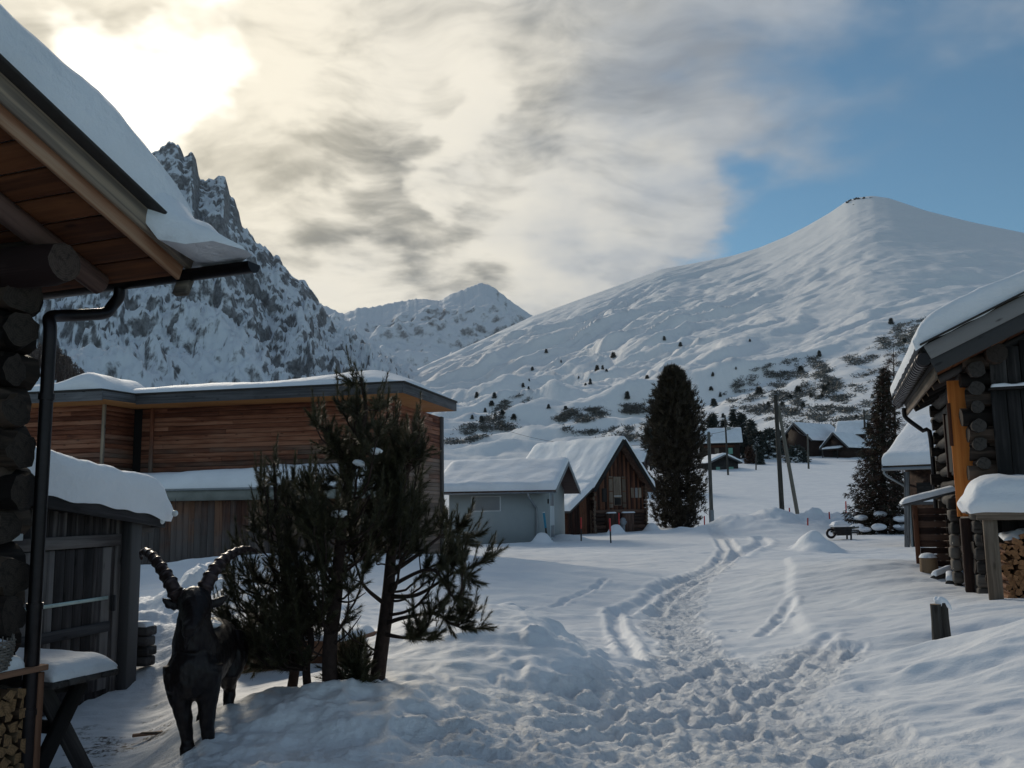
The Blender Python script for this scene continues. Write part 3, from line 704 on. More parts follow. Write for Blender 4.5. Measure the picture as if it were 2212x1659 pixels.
    t_ = (t0-.60)+W*(5.6)
    ea = np.clip((t_-(t0-.60))/.62, 0, 1); bulk = np.clip(ea, 0, 1)**.72
    ang = -.15+(U)*(math.pi+.3)
    rx = (.03+.30*bulk)*(1+.10*pn(t_*3, U*2, 5)); rz = (.03+.36*bulk**1.2)*(1+.08*pn(t_*2.3, U*2+5, 6))
    sv = .10 - rx*np.cos(ang); inn = sst(t0-.03, t0+.02, t_)
    low = .075 + .05*pn(t_*4, U*3, 7) - .03*(1-bulk)
    bot = np.where(sv > 0, inn*(.235+sv*tp)+(1-inn)*(low+np.clip(sv, 0, 1)*.25), low+.16*np.exp(sv/.06)*inn)
    L3 = np.array([[R(0, b) for b in row] for row in t_]) - g_*sv[..., None] + UP*(bot + rz*np.maximum(np.sin(ang), -.05))[..., None] + e_*((1-bulk)*.10*np.sin(ang))[..., None]
    m.grid(L3); m.grid(np.stack([L3[0], L3[-1]])); m.prism(L3[:, 0], e_*.02)
    m.build('roof_snow', M['snow'], roof, 60)
    return S, R
CAB_S, CAB_R = left_cabin()
def firewood_meshes(n, L, seed):
    out = []; r_ = random.Random(seed)
    for i in range(n):
        R = r_.uniform(.036, .052); k = r_.choice((3, 4, 4, 5)); a0 = r_.random()*6.28; pts = []
        if k == 3:
            pts = [(0, 0)] + [(R*1.5*math.cos(a), R*1.5*math.sin(a)) for a in np.linspace(0, r_.uniform(1., 1.5), 6)]
            pts = [(x-R*.75*math.cos(.6), y-R*.75*math.sin(.6)) for x, y in pts]
        else: pts = [(R*r_.uniform(.75, 1.15)*math.cos(j*6.283/k+r_.uniform(-.3, .3)), R*r_.uniform(.75, 1.15)*math.sin(j*6.283/k+r_.uniform(-.3, .3))) for j in range(k)]
        m = MB(); V = np.array([(-L/2, y, z) for y, z in pts]+[(L/2, y, z) for y, z in pts]); q = len(pts); j = np.arange(q); j2 = (j+1) % q
        m.add(V, [np.stack([j, j2, j2+q, j+q], 1)], V+r_.random()*5, (r_.random(), 0, r_.random()))
        for e, f in ((-L/2, j[::-1]), (L/2, j)):
            VV = np.array([(e, y, z) for y, z in pts]); m.add(VV, [f.reshape(1, -1)], VV*A(0, 1, 1)+A(0, r_.uniform(-.1, .1), r_.uniform(-.1, .1)), (r_.random(), 1, r_.random()))
        out.append(m)
    return out
def stack_logs(name, label, group, mat, org, ax, side, w, h, L, step, seed, jitter=.25, top=None):
    """org: lower front corner; logs lie along ax, stacked along side and up"""
    pro = [m.mesh(name) for m in firewood_meshes(9, L, seed)]
    for p in pro: p.materials.append(mat)
    rr = random.Random(seed); z = 0; row = 0; yaw = math.atan2(ax[1], ax[0])
    while z < h:
        x = (row % 2)*step*.5
        while x < w:
            if top is None or z < top(x):
                o = bpy.data.objects.new(name, rr.choice(pro)); COL.objects.link(o)
                c = org + side*(x+rr.uniform(-.2, .2)*step*.5) + UP*(z+step*.45+rr.uniform(-.15, .15)*step*.5) + ax*rr.uniform(-1, 1)*L*.06
                o.location = c; o.rotation_euler = (rr.random()*6.283, rr.uniform(-.03, .03), yaw+rr.uniform(-jitter, jitter)*.25 + rr.choice((0, math.pi)))
                tag(o, label, 'firewood', group); ORG[o.name] = c
            x += step*rr.uniform(.92, 1.12)
        z += step*.80; row += 1
def left_yard():
    S = CAB_S
    # firewood rack against the gable wall
    pl = A(S[0], S[1], 0) - e_*.02
    fr = PP(84, 1452, pl, e_); ztop = fr[2]; s_dir = -g_
    zb = G1(fr[0], fr[1])-.05
    T = thing('firewood_rack', 'open wooden rack full of split firewood beside the cabin downpipe', 'rack', A(fr[0], fr[1], zb))
    m = MB(); W_ = 1.1
    for a in (0, W_):
        for b in (0, .28): m = MB(); m.beam(A(fr[0], fr[1], zb)+s_dir*a+e_*b, A(fr[0], fr[1], ztop)+s_dir*a+e_*b, .05, .05, side=s_dir); m.build('post', M['crate'], T)
    m = MB(); m.beam(A(fr[0], fr[1], ztop+.028)-s_dir*.04+e_*.14, A(fr[0], fr[1], ztop+.028)+s_dir*(W_+.04)+e_*.14, .035, .36, side=UP); m.build('top_board', M['crate'], T)
    m = MB(); m.beam(A(fr[0], fr[1], zb+.16)+e_*.14, A(fr[0], fr[1], zb+.16)+s_dir*W_+e_*.14, .03, .3, side=UP); m.build('bottom_board', M['crate'], T)
    m = MB(); c = A(fr[0], fr[1], ztop+.046); snow_patch(m, c+s_dir*.10+e_*.0, c+s_dir*.75+e_*.0, c+s_dir*.75+e_*.27, c+s_dir*.10+e_*.27, .05, 24, 14, (.06, .06), (.06, .06), .01, seed=4); m.build('snow_cover', M['snow'], T, 60)
    stack_logs('split_log', 'small split log with pale cut end stacked in the rack by the cabin downpipe', 'split logs stacked in the cabin rack', M['firewood'], A(fr[0], fr[1], zb+.175)+s_dir*.07+e_*.16, -e_, s_dir, .40, ztop-zb-.30, .30, .082, 5)
    # wicker basket on the rack
    c = A(fr[0], fr[1], ztop+.05)+s_dir*.30+e_*.10; m = MB(); rr = random.Random(3)
    Tb = thing('wicker_basket', 'grey wicker basket filled with snow on the firewood rack', 'basket', c)
    for ring in range(11):
        z = .012+ring*.0165; rad = .115+.03*math.sin(min(1, z/.18)*1.6)
        th = np.linspace(0, 2*math.pi, 61); m.tube([c+A((rad+.007*math.sin(t*14+ring*math.pi))*math.cos(t), (rad+.007*math.sin(t*14+ring*math.pi))*math.sin(t), z+.002*math.sin(t*5+ring)) for t in th], .0068, 6, caps=False)
    for k in range(28):
        t = k*6.283/28; m.tube([c+A((.115+.03*math.sin(min(1, z/.18)*1.6))*math.cos(t), (.115+.03*math.sin(min(1, z/.18)*1.6))*math.sin(t), z) for z in (.005, .06, .12, .19+.03*rr.random())], .004, 5)
    m.build('basket_body', M['wicker'], Tb, 60)
    m = MB(); n = 18; th = np.linspace(0, 2*math.pi, 33); rr_ = np.linspace(0, .142, n); m.grid(np.array([[c+A(q*math.cos(t), q*math.sin(t), .15+.055*(1-(q/.142)**2)+.01*math.sin(3*t+q*30)*q/.142) for t in th] for q in rr_]), flip=True); m.build('snow_filling', M['snow'], Tb, 60)
    # picnic table with a slab of snow
    c = P(262, 1450, 6.5); zt = c[2]; ax = e_; ay = -g_
    g0 = G1(*(c+ax*.4+ay*.3)[:2])
    T = thing('picnic_table', 'dark wooden picnic table on crossed legs topped with a slab of snow', 'table', A(*(c+ax*.8+ay*.35)[:2], g0))
    m = MB()
    for k in range(4): m.beam(c+ay*(.07+k*.142)+ax*(.0+.03*random.random()), c+ay*(.07+k*.142)+ax*1.7, .045, .135, side=UP, bev=.008)
    m.build('tabletop', M['dark_plank'], T)
    for a in (.22, 1.35):
        m = MB(); b0 = c+ax*a-UP*.045
        for k, sg in ((0, 1), (1, -1)):
            f0 = A(*(b0+ay*(.28-sg*.14))[:2], zt-.05); f1 = A(*(b0+ay*(.28+sg*.36))[:2], g0-.08)
            m.beam(f0+ax*.05*k, f1+ax*.05*k, .11, .05, side=ay, bev=.006)
        m.build('crossed_leg', M['dark_plank'], T)
    m = MB(); m.beam(c+ay*.03-UP*.085+ax*.3, c+ay*.54-UP*.085+ax*.3, .07, .045, side=UP); m.beam(c+ay*.28-UP*.34+ax*.3, c+ay*.28-UP*.34+ax*1.4, .08, .05, side=UP); m.build('brace', M['dark_plank'], T)
    m = MB(); u = UP*.025; snow_patch(m, c+u+ax*.02+ay*.015, c+u+ax*1.65+ay*.015, c+u+ax*1.65+ay*.55, c+u+ax*.03+ay*.55, .12, 50, 30, (.20, .2), (.12, .12), .015, amp=.012, seed=8); m.build('snow_slab', M['snow'], T, 60)
left_yard()
def left_shed():
    base = P(281, 1468, 9.7); gd = math.radians(15); gx = A(math.sin(gd), math.cos(gd), 0); ix = A(-gx[1], gx[0], 0)
    zg = base[2]-.12; F = Frame(A(base[0], base[1], 0), -gx)               # x towards the viewer along the wall, y into... 
    sgn = 1 if np.dot(F.y, ix) > 0 else -1
    def w(a, b, z): return A(base[0], base[1], 0) - gx*a + ix*b + UP*z       # a: along the wall from its far corner, b: into the shed
    zr = P(300, 1130, 9.5)[2]
    T = thing('lean_to_shed', 'small weathered plank shed with a thick pillow of snow on its roof', 'shed', w(1.2, 1., zg))
    m = MB(); L = 2.8; a = .16
    while a < L:
        bw = random.uniform(.09, .14); m.beam(w(a+bw/2, .05+random.random()*.006, zg), w(a+bw/2, .05, zr+.03+.10*a), .024, bw-.006, side=ix); a += bw
    for b in np.arange(.1, 2.2, .14): m.beam(w(.0, b, zg), w(.0, b, zr+.03), .024, .134, side=gx)
    m.build('wall', M['shed_board'], T)
    m = MB(); m.beam(w(.09, .0, zg-.1), w(.09, .0, zr+.05), .17, .17, side=gx, bev=.012); m.build('corner_post', M['shed_post'], T)
    d0, d1 = .36, 1.62; dz0, dz1 = zg+.10, P(200, 1183, 9.2)[2]
    m = MB(); a = d0
    while a < d1: m.beam(w(a+.065, .015, dz0), w(a+.065, .015, dz1), .022, .124, side=ix); a += .13
    door = m.build('door', M['shed_board'], T)
    m = MB(); q = P(165, 1294, 9.2)[2]; m.beam(w(d0+.04, -.006, q), w(d1-.1, -.006, q), .035, .008, side=UP, bev=.002)
    for a in (.1, .45, .8, 1.1): m.tube([w(d0+a, -.006, q), w(d0+a, -.016, q)], .008, 8)
    m.build('strap_hinge', M['tin'], door)
    m = MB(); m.beam(w(d0-.02, -.02, q+.02), w(d0-.02, -.02, q-.14), .05, .03, side=ix); m.build('hinge_plate', M['shed_post'], door)
    m = MB(); q = P(165, 1357, 9.2)[2]; m.beam(w(d0+.02, -.012, q), w(d1, -.012, q), .10, .03, side=UP); m.build('rail', M['shed_post'], door)
    m = MB(); m.beam(w(d0-.1, .0, dz1+.07), w(d1+.2, .0, dz1+.07), .12, .045, side=UP); m.build('lintel', M['shed_board'], T)
    # roof falling away from the viewer, verge in front
    k = .13; z0 = zr+.02
    def r(a, b, dz=0): return w(a, b, z0+k*(a+.35)+dz)
    m = MB(); m.prism([r(-.30, -.12), r(3., -.12), r(3., 2.4), r(-.30, 2.4)], UP*.03); roof = m.build('roof', M['dark_plank'], T)
    m = MB(); m.beam(r(-.30, -.135, -.02), r(3., -.135, -.02), .13, .03, side=UP); m.beam(r(-.32, -.12, -.02), r(-.32, 2.4, -.02), .13, .03, side=UP); m.build('verge_board', M['shed_post'], roof)
    m = MB(); m.beam(r(-.31, -.145, .085), r(3., -.145, .085), .085, .012, side=UP); m.build('metal_flashing', M['metal_grey'], roof)
    m = MB(); m.beam(w(-.35, .1, zr-.06), w(.6, .1, zr-.05), .11, .11, side=UP); m.build('roof_beam', M['dark_plank'], T)
    m = MB(); u = .055
    snow_patch(m, r(-.36, -.17, u), r(3., -.17, u), r(3., 2.4, u), r(-.36, 2.4, u), .42, 90, 44, (.36, 0), (.15, .2), .05, amp=.03, seed=12, sag=.07, lump=lambda U, W: -.06*W)
    m.build('roof_snow', M['snow'], roof, 60)
    # hanging glass balls under the eave
    for (u_, v_, rad, lb) in ((345, 1124, .058, 'larger clear glass ball hanging under the snowy shed eave'), (378, 1109, .034, 'smaller clear glass ball hanging beyond the shed eave')):
        p = P(u_, v_, 9.9); m = MB(); th = np.linspace(0, math.pi, 15); ph = np.linspace(0, 2*math.pi, 25)
        m.grid(np.array([[p+rad*A(math.sin(a)*math.cos(b), math.sin(a)*math.sin(b), math.cos(a)) for b in ph] for a in th]), flip=True)
        Tg = thing('glass_ball', lb, 'ornament', p, 'glass balls under the shed eave'); m.build('ball', M['glass'], Tg, 180)
        m = MB(); m.tube([p+UP*rad, p+UP*.16], .003, 6); m.build('cord', M['metal_dark'], Tg)
        if rad > .05: m = MB(); m.tube([p+UP*rad*.9, p+UP*rad*.9+UP*.02], .02, 10); m.build('cap', M['metal_dark'], Tg)
    # dark stacked timbers by the far corner
    q = w(-.16, -.05, 0); zq = P(290, 1360, 9.8)[2]
    Tl = thing('stacked_timbers', 'dark squared timbers stacked at the shed corner', 'timber', A(q[0], q[1], zq-.5)); m = MB()
    for i, dx in enumerate((.02, .0, .03, .01)): m.beam(A(q[0], q[1], zq-.02-i*.105)+gx*dx-ix*.07, A(q[0], q[1], zq-.02-i*.105)+gx*dx+ix*.55, .098, .17, side=UP, bev=.016)
    m.build('timber', M['dark_plank'], Tl)
    m = MB(); c = A(q[0], q[1], zq+.03); snow_patch(m, c-ix*.05-gx*.07, c+ix*.5-gx*.07, c+ix*.5+gx*.07, c-ix*.05+gx*.07, .05, 16, 10, (.05, .05), (.04, .04), .01, amp=.01, seed=3); m.build('snow_cover', M['snow'], Tl, 60)
    # planks lying in the trodden yard
    p = GP(330, 1534, 7.6, .02); Tp = thing('loose_plank', 'broken brown plank lying on the trodden snow behind the ibex', 'plank', p); m = MB()
    m.beam(p+A(-.16, .0, 0), p+A(.2, .12, .01), .02, .05, side=UP); m.build('plank', M['crate'], Tp)
    m = MB(); m.beam(p+A(-.1, .03, .012), p+A(.2, -.02, .03), .014, .03, side=UP); m.build('splinter', M['pale_plank'], Tp)
left_shed()
def ibex():
    F0 = P(417, 1470, 6.0); R0 = P(466, 1450, 6.85); hd = nrm(A(*(F0-R0)[:2], 0)); sd = np.cross(UP, hd); X0 = F0
    FEETP = {('f', -1): P(407, 1629, 6.02), ('f', 1): P(451, 1622, 6.02), ('h', 1): P(490, 1602, 6.78), ('h', -1): P(438, 1592, 6.80)}
    z0 = P(428, 1625, 6.0)[2]; s = .985
    def w(x, y, z):
        q = math.radians(11)*float(np.clip((z-.72)/.18, 0, 1)); x, y = .02+(x-.02)*math.cos(q)-y*math.sin(q), (x-.02)*math.sin(q)+y*math.cos(q)     # the head turns towards us
        return A(X0[0], X0[1], z0) + (hd*x + sd*y + UP*z)*s
    T = thing('ibex_statue', 'dark bronze ibex statue with long ridged horns standing in the snow', 'statue', w(-.3, 0, 0))
    m = MB()
    def loft(secs, n=20):                       # (centre x, y, z, half width, half height, tilt of the section)
        ring = []
        th = np.linspace(0, 2*math.pi, n, endpoint=False)
        for (x, y, z, a, b, t) in secs:
            ring.append([w(x + b*math.sin(q)*math.sin(t), y + a*math.cos(q), z + b*math.sin(q)*math.cos(t)) for q in th])
        R = np.array(ring); R = np.concatenate([R, R[:, :1]], 1); m.grid(R)
        for e in (0, -1):
            c = R[e].mean(0); m.add(np.concatenate([R[e][:-1], [c]]), [np.stack([np.arange(n), (np.arange(n)+1) % n, np.full(n, n)], 1)])
    # trunk from rump to chest
    loft([(-1.00, 0, .60, .05, .08, 0), (-.97, 0, .59, .12, .15, 0), (-.85, 0, .585, .165, .185, 0), (-.65, 0, .565, .18, .195, 0), (-.4, 0, .54, .185, .205, 0), (-.15, 0, .525, .175, .205, 0), (.0, 0, .52, .165, .20, 0), (.10, 0, .52, .13, .165, 0), (.155, 0, .52, .06, .085, 0)])
    # neck
    loft([(-.12, 0, .58, .155, .17, -.3), (-.02, 0, .68, .148, .155, -.7), (.04, 0, .77, .125, .13, -1.0), (.07, 0, .85, .108, .115, -1.2), (.085, 0, .93, .10, .105, -1.3), (.09, 0, 1.0, .05, .05, -1.4)])
    # head: skull to muzzle
    loft([(-.0, 0, .985, .05, .05, 0), (.03, 0, .985, .098, .09, .0), (.10, 0, .97, .110, .108, .15), (.17, 0, .935, .096, .098, .4), (.235, 0, .89, .070, .080, .5), (.29, 0, .852, .058, .066, .5), (.335, 0, .826, .055, .056, .5), (.365, 0, .812, .034, .038, .5)])
    for sy in (1, -1):                          # cheeks and brows
        loft([(.06, sy*.05, .93, .03, .04, 0), (.12, sy*.05, .915, .045, .055, 0), (.18, sy*.035, .90, .03, .04, 0)], 10)
        loft([(.08, sy*.072, 1.005, .012, .02, 0), (.125, sy*.075, 1.0, .03, .026, 0), (.165, sy*.066, .985, .012, .015, 0)], 10)
        # ears
        e = [w(.04, sy*.075, .945), w(.03, sy*.12, .95), w(.02, sy*.165, .965), w(.02, sy*.21, 1.0)]
        m.tube(e, [.022, .034, .034, .008], 10, flat=.6)
        # front leg
        fy = sy*.078
        def leg(kind, pts):
            tgt = FEETP[(kind, sy)]; out = []; end = w(*pts[-1]); off = (tgt-end)*A(1, 1, 0)
            for p in pts: out.append(w(*p)+off*float(np.clip(1-(p[2]+.04)/.50, 0, 1)))
            return out
        m.tube(leg('f', [(.0, sy*.095, .56), (.01, sy*.09, .45), (.015, fy*1.15, .34), (.02, fy*1.06, .25), (.02, fy, .20), (.01, fy, .13), (.012, fy, .055), (.03, fy, .03), (.035, fy, -.06)]), [.10, .092, .072, .056, .052, .043, .038, .046, .05], 14)
        m.tube([w(-.02, sy*.09, .60), w(.04, sy*.10, .50), w(.05, sy*.09, .40)], [.06, .085, .06], 12)
        # hind leg: thigh, knee, hock pointing back, shank
        hy = sy*.10
        m.tube(leg('h', [(-.86, sy*.10, .62), (-.78, sy*.115, .48), (-.74, sy*.115, .37), (-.82, hy, .29), (-.90, hy, .235), (-.885, hy, .15), (-.86, hy, .06), (-.84, hy, .03), (-.83, hy, -.16)]), [.13, .135, .095, .062, .050, .042, .040, .048, .05], 14)
    m.tube([w(.06, 0, .83), w(.10, 0, .76), w(.12, 0, .66)], [.06, .075, .05], 12)    # dewlap
    m.tube([w(.31, 0, .78), w(.29, 0, .72), w(.28, 0, .69)], [.022, .014, .004], 8)        # beard
    m.tube([w(-1.0, 0, .70), w(-1.05, 0, .69), w(-1.07, 0, .62)], [.03, .026, .008], 8)      # tail
    for sy in (1, -1): m.tube([w(.33, sy*.024, .845), w(.37, sy*.028, .835)], [.012, .008], 8)
    me = m.mesh('body', T.location, 180); o = bpy.data.objects.new('body_tmp', me); COL.objects.link(o)
    md = o.modifiers.new('r', 'REMESH'); md.mode = 'VOXEL'; md.voxel_size = .0095; md.use_smooth_shade = True
    sm = o.modifiers.new('s', 'SMOOTH'); sm.factor = .5; sm.iterations = 5
    dg = bpy.context.evaluated_depsgraph_get(); dg.update(); me2 = bpy.data.meshes.new_from_object(o.evaluated_get(dg)); COL.objects.unlink(o); bpy.data.objects.remove(o)
    me2.materials.clear(); me2.materials.append(M['bronze']); n = len(me2.vertices); co = np.empty(n*3, np.float32); me2.vertices.foreach_get('co', co); co = co.reshape(-1, 3)
    no = np.empty(n*3, np.float32); me2.vertices.foreach_get('normal', no); no = no.reshape(-1, 3)
    hgt = .0048*pn(co[:, 0]*38+co[:, 1]*20, co[:, 2]*16, 5) + .0025*pn(co[:, 0]*80, co[:, 2]*40+co[:, 1]*60, 6)      # modelled hair
    co = co + no*hgt[:, None].astype(np.float32); me2.vertices.foreach_set('co', co.astype(np.float32).ravel()); me2.polygons.foreach_set('use_smooth', np.ones(len(me2.polygons), bool)); me2.update()
    me2.name = 'body'; b = bpy.data.objects.new('body', me2); COL.objects.link(b); b.parent = T; ORG[b.name] = ORG[T.name]
    m = MB(); c = [w(-.62, .03, .745), w(-.50, .05, .752), w(-.38, .04, .757)]
    for q, sz in zip(c, (.05, .075, .05)):
        th = np.linspace(0, 2*math.pi, 17); ph = np.linspace(0, math.pi, 9); m.grid(np.array([[q+hd*(sz*1.3*math.sin(a)*math.cos(t))+sd*(sz*.8*math.sin(a)*math.sin(t))+UP*(.022*math.cos(a))*(1+.3*math.sin(3*t)) for t in th] for a in ph]), flip=True)
    m.build('snow_dusting', M['snow'], T, 180)
    # horns: swept back, knobbed in front
    def horn(px, sy):
        cps = [w(.07, sy*.06, 1.0)]
        for (u, v, x) in px: cps.append(PP(u, v, w(x, 0, 0), hd))
        c = smooth_line(cps, 110); t = np.linspace(0, 1, 110)
        rad = .044*(1-t)**.45*(1-.25*t)+.006 ; L = np.linspace(0, 1, 110)
        knob = np.clip(np.sin(L*2*math.pi*10.5), 0, 1)**2; rad = rad*(1+.24*knob*(t < .93)); mm = MB(); mm.tube(c, rad, 14, flat=.85)
        mm.build('horn', M['horn'], T, 60)
    horn([(383, 1286, .06), (371, 1264, .04), (357, 1240, -.02), (340, 1215, -.10), (325, 1198, -.20), (312, 1191, -.30), (305, 1197, -.38), (306, 1209, -.42)], -1)
    horn([(437, 1284, .06), (449, 1257, .04), (462, 1233, -.02), (478, 1214, -.10), (497, 1199, -.20), (520, 1188, -.30), (541, 1186, -.38), (556, 1195, -.44)], 1)
    for sy in (1, -1):
        m = MB(); p = w(.138, sy*.083, .972); th = np.linspace(0, math.pi, 9); ph = np.linspace(0, 2*math.pi, 13); m.grid(np.array([[p+.013*A(math.sin(a)*math.cos(b_), math.sin(a)*math.sin(b_), math.cos(a)) for b_ in ph] for a in th])); m.build('eye', M['horn'], T, 180)
ibex()
# ------------------------------------------------------------------ the long timber-clad building with its low annex
def horizontal_cladding(m, p0, p1, z0, z1, nrml, pitch=.125, th=.022, ztop=None):
    """rows of boards from p0 to p1 (xy), butt joints at random"""
    L = np.linalg.norm((p1-p0)[:2]); ax = nrm(A(*(p1-p0)[:2], 0)); z = z0; row = 0
    while z < z1-.02:
        h = min(pitch, z1-z); x = 0.; first = True
        while x < L-.01:
            l = random.uniform(3., 6.) if not first else random.uniform(1., 5.); first = False
            if L-x-l < .5: l = L-x
            a = A(p0[0], p0[1], z+h/2)+ax*(x+.0015); b = A(p0[0], p0[1], z+h/2)+ax*(x+l-.0015)
            m.beam(a+nrml*th*.5, b+nrml*th*.5, h-.010, th, side=UP, bev=.005); x += l
        z += pitch; row += 1
def timber_building():
    c = P(870, 823, 22.); zt = c[2]; f = nrm(A(-7.36, 1.65, 0)); s = nrm(A(.83, 7.8, 0)); s = nrm(s - f*np.dot(s, f))
    O = A(c[0], c[1], 0)
    def w(a, b, z): return O + f*a + s*b + UP*z            # a along the front to the left, b to the back, from the roof corner
    Lf, Ls, oh = 7.55, 7.85, .95
    Lw = float(np.dot(PP(951, 1000, w(oh, 0, 0), f)-O, s))
    Ls = float(np.dot(PP(984, 890, O, f)-O, s))
    T = thing('timber_building', 'long flat-roofed building clad in orange and grey boards behind the pines', 'building', w(4, 4, -.2))
    zs = zt-.30                                              # underside of the roof
    # core walls (sheathing) and the cladding
    m = MB(); m.prism([w(oh+.03, oh+.03, -.3), w(Lf+6, oh+.03, -.3), w(Lf+6, Lw, -.3), w(oh+.03, Lw, -.3)], UP*(zs+.3)); 
    m.build('inner_wall', M['dark_void'], T)
    m = MB(); horizontal_cladding(m, w(oh, oh, 0), w(Lf+.45, oh, 0), 1.0, zs, -s); m.build('front_wall', M['larch_wall'], T)
    m = MB(); horizontal_cladding(m, w(oh, oh, 0), w(oh, Lw, 0), -.2, zs, -f); m.build('side_wall', M['larch_wall'], T)
    # left wing stands forward
    wf = oh-1.25; a0 = PP(222, 960, w(0, wf, 0), s); a0 = np.dot(a0-O, f)
    m = MB(); horizontal_cladding(m, w(a0, wf, 0), w(a0+5, wf, 0), 1.0, zs, -s); 
    m.build('wing_wall', M['larch_wall'], T)
    m = MB(); horizontal_cladding(m, w(a0, wf, 0), w(a0, oh, 0), 1.0, zs, -f); m.prism([w(a0+.03, wf+.03, 1.), w(a0+5, wf+.03, 1.), w(a0+5, oh, 1.), w(a0+.03, oh, 1.)], UP*(zs-1.)); m.build('wing_return', M['larch_wall'], T)
    m = MB(); m.beam(w(a0-.02, wf-.03, 1.), w(a0-.02, wf-.03, zs), .10, .05, side=f); m.build('corner_trim', M['verge_grey'], T)
    m = MB(); m.beam(w(a0-.62, oh-.05, 1.), w(a0-.62, oh-.05, zs), .10, .07, side=f); m.build('corner_trim', M['larch_wall'], T)
    m = MB(); m.beam(w(oh-.03, Lw, -.2), w(oh-.03, Lw, zs), .22, .12, side=s); m.build('end_post', M['dark_plank'], T)
    # red cabinet in the recess
    p = PP(228, 961, w(0, oh-.08, 0), s); rb = MB(); rb.box(p, f, s, UP, (.095, .05, .20), .012); rc = rb.build('wall_cabinet', M['red'], T)
    m = MB(); m.tube([p-f*.14+UP*.26, p-f*.14-UP*.24], .045, 14); m.beam(p-f*.22+UP*.27, p+UP*.27-f*.0, .02, .05, side=UP); m.beam(p-f*.22-UP*.24, p-UP*.24, .02, .05, side=UP); m.build('cabinet_pipe', M['larch_wall'], rc)
    # roof slab: soffit, fascia, snow
    aw = a0-.62+.05; 
    # main roof: a -0..Lf+6, wing roof stands forward
    wo = wf-.85                                              # wing roof front line
    pts = [w(0, 0, zs), w(aw-.18, 0, zs), w(aw-.02, wo, zs), w(Lf+6, wo, zs), w(Lf+6, Ls, zs), w(0, Ls, zs)]
    m = MB(); m.prism(pts, UP*.03); roof = m.build('roof', M['soffit_new'], T)
    m = MB()
    for q0, q1 in zip((pts[5], pts[0], pts[1], pts[2]), (pts[0], pts[1], pts[2], pts[3])):
        d = nrm(q1-q0); o = np.cross(d, UP); o = -o if np.dot(o, (w(5, 5, zs)-q0)) > 0 else o
        m.beam(q0+o*.018+UP*.125-d*.0, q1+o*.018+UP*.125+d*.036, .25, .032, side=UP)
    m.build('fascia', M['fascia'], roof)
    m = MB(); 
    for q0, q1 in zip((pts[5], pts[0], pts[1], pts[2]), (pts[0], pts[1], pts[2], pts[3])):
        d = nrm(q1-q0); o = np.cross(d, UP); o = -o if np.dot(o, (w(5, 5, zs)-q0)) > 0 else o
        m.beam(q0+o*.030+UP*.275-d*.0, q1+o*.030+UP*.275+d*.05, .05, .07, side=UP)
    m.build('metal_edge', M['roofing'], roof)
    m = MB(); u = .305
    snow_patch(m, w(.02, .0, zs+u), w(Lf+6, .0, zs+u), w(Lf+6, Ls, zs+u), w(.02, Ls, zs+u), .30, 110, 70, (1.6, 0), (1.3, .3), -.02, amp=.05, seed=21, fr=.5, lump=lambda U, W: .22*np.exp(-((U-.08)/.10)**2)*np.exp(-((W-.35)/.3)**2))
    snow_patch(m, w(aw+.0, wo+.02, zs+u), w(Lf+6, wo+.02, zs+u), w(Lf+6, 1.2, zs+u), w(aw+.0, 1.2, zs+u), .26, 50, 30, (.5, 0), (.45, .3), -.01, amp=.03, seed=22, fr=.8, lump=lambda U, W: .26*np.exp(-((U-.14)/.09)**2))
    m.build('roof_snow', M['snow'], roof, 60)
    # low annex in front: board wall, concrete band, snow
    b0 = oh-2.35
    ze = PP(450, 1057, w(0, b0, 0), s)[2]; zc = PP(450, 1081, w(0, b0, 0), s)[2]
    aR = oh+.1
    m = MB(); a = aR
    while a < Lf+5.5:
        bw = random.choice((.15, .18, .21)); m.beam(w(a+bw/2, b0+.04+random.random()*.008, -.3), w(a+bw/2, b0+.04, zc-.005), .025, bw-.008, side=s, bev=.003); a += bw
    b = b0+.08
    while b < oh-.05: m.beam(w(aR, b+.09, -.3), w(aR, b+.09, zc), .025, .172, side=f, bev=.003); b += .18
    m.prism([w(aR+.03, b0+.07, -.3), w(Lf+5.5, b0+.07, -.3), w(Lf+5.5, oh, -.3), w(aR+.03, oh, -.3)], UP*(zc+.28)); an = m.build('annex_wall', M['annex_board'], T)
    m = MB(); m.prism([w(aR-.10, b0-.12, zc), w(Lf+5.5, b0-.12, zc), w(Lf+5.5, oh-.03, zc), w(aR-.10, oh-.03, zc)], UP*(ze-zc)); ar = m.build('annex_roof', M['concrete'], T)
    m = MB(); m.beam(w(aR-.12, b0-.14, ze+.0), w(Lf+5.5, b0-.14, ze+.0), .05, .03, side=UP); m.beam(w(aR-.12, b0-.14, ze), w(aR-.12, oh-.05, ze), .05, .03, side=UP); m.build('flashing', M['metal_grey'], ar)
    m = MB(); u = ze+.012
    snow_patch(m, w(aR-.12, b0-.13, u), w(Lf+5.5, b0-.13, u), w(Lf+5.5, oh-.04, u), w(aR-.12, oh-.04, u), .42, 80, 50, (.35, 0), (.45, 0), .02, amp=.05, seed=23, fr=.6, lump=lambda U, W: .10*np.sin(W*2.6)+.05*np.sin(U*8+W*2))
    m.build('annex_snow', M['snow'], ar, 60)
timber_building()
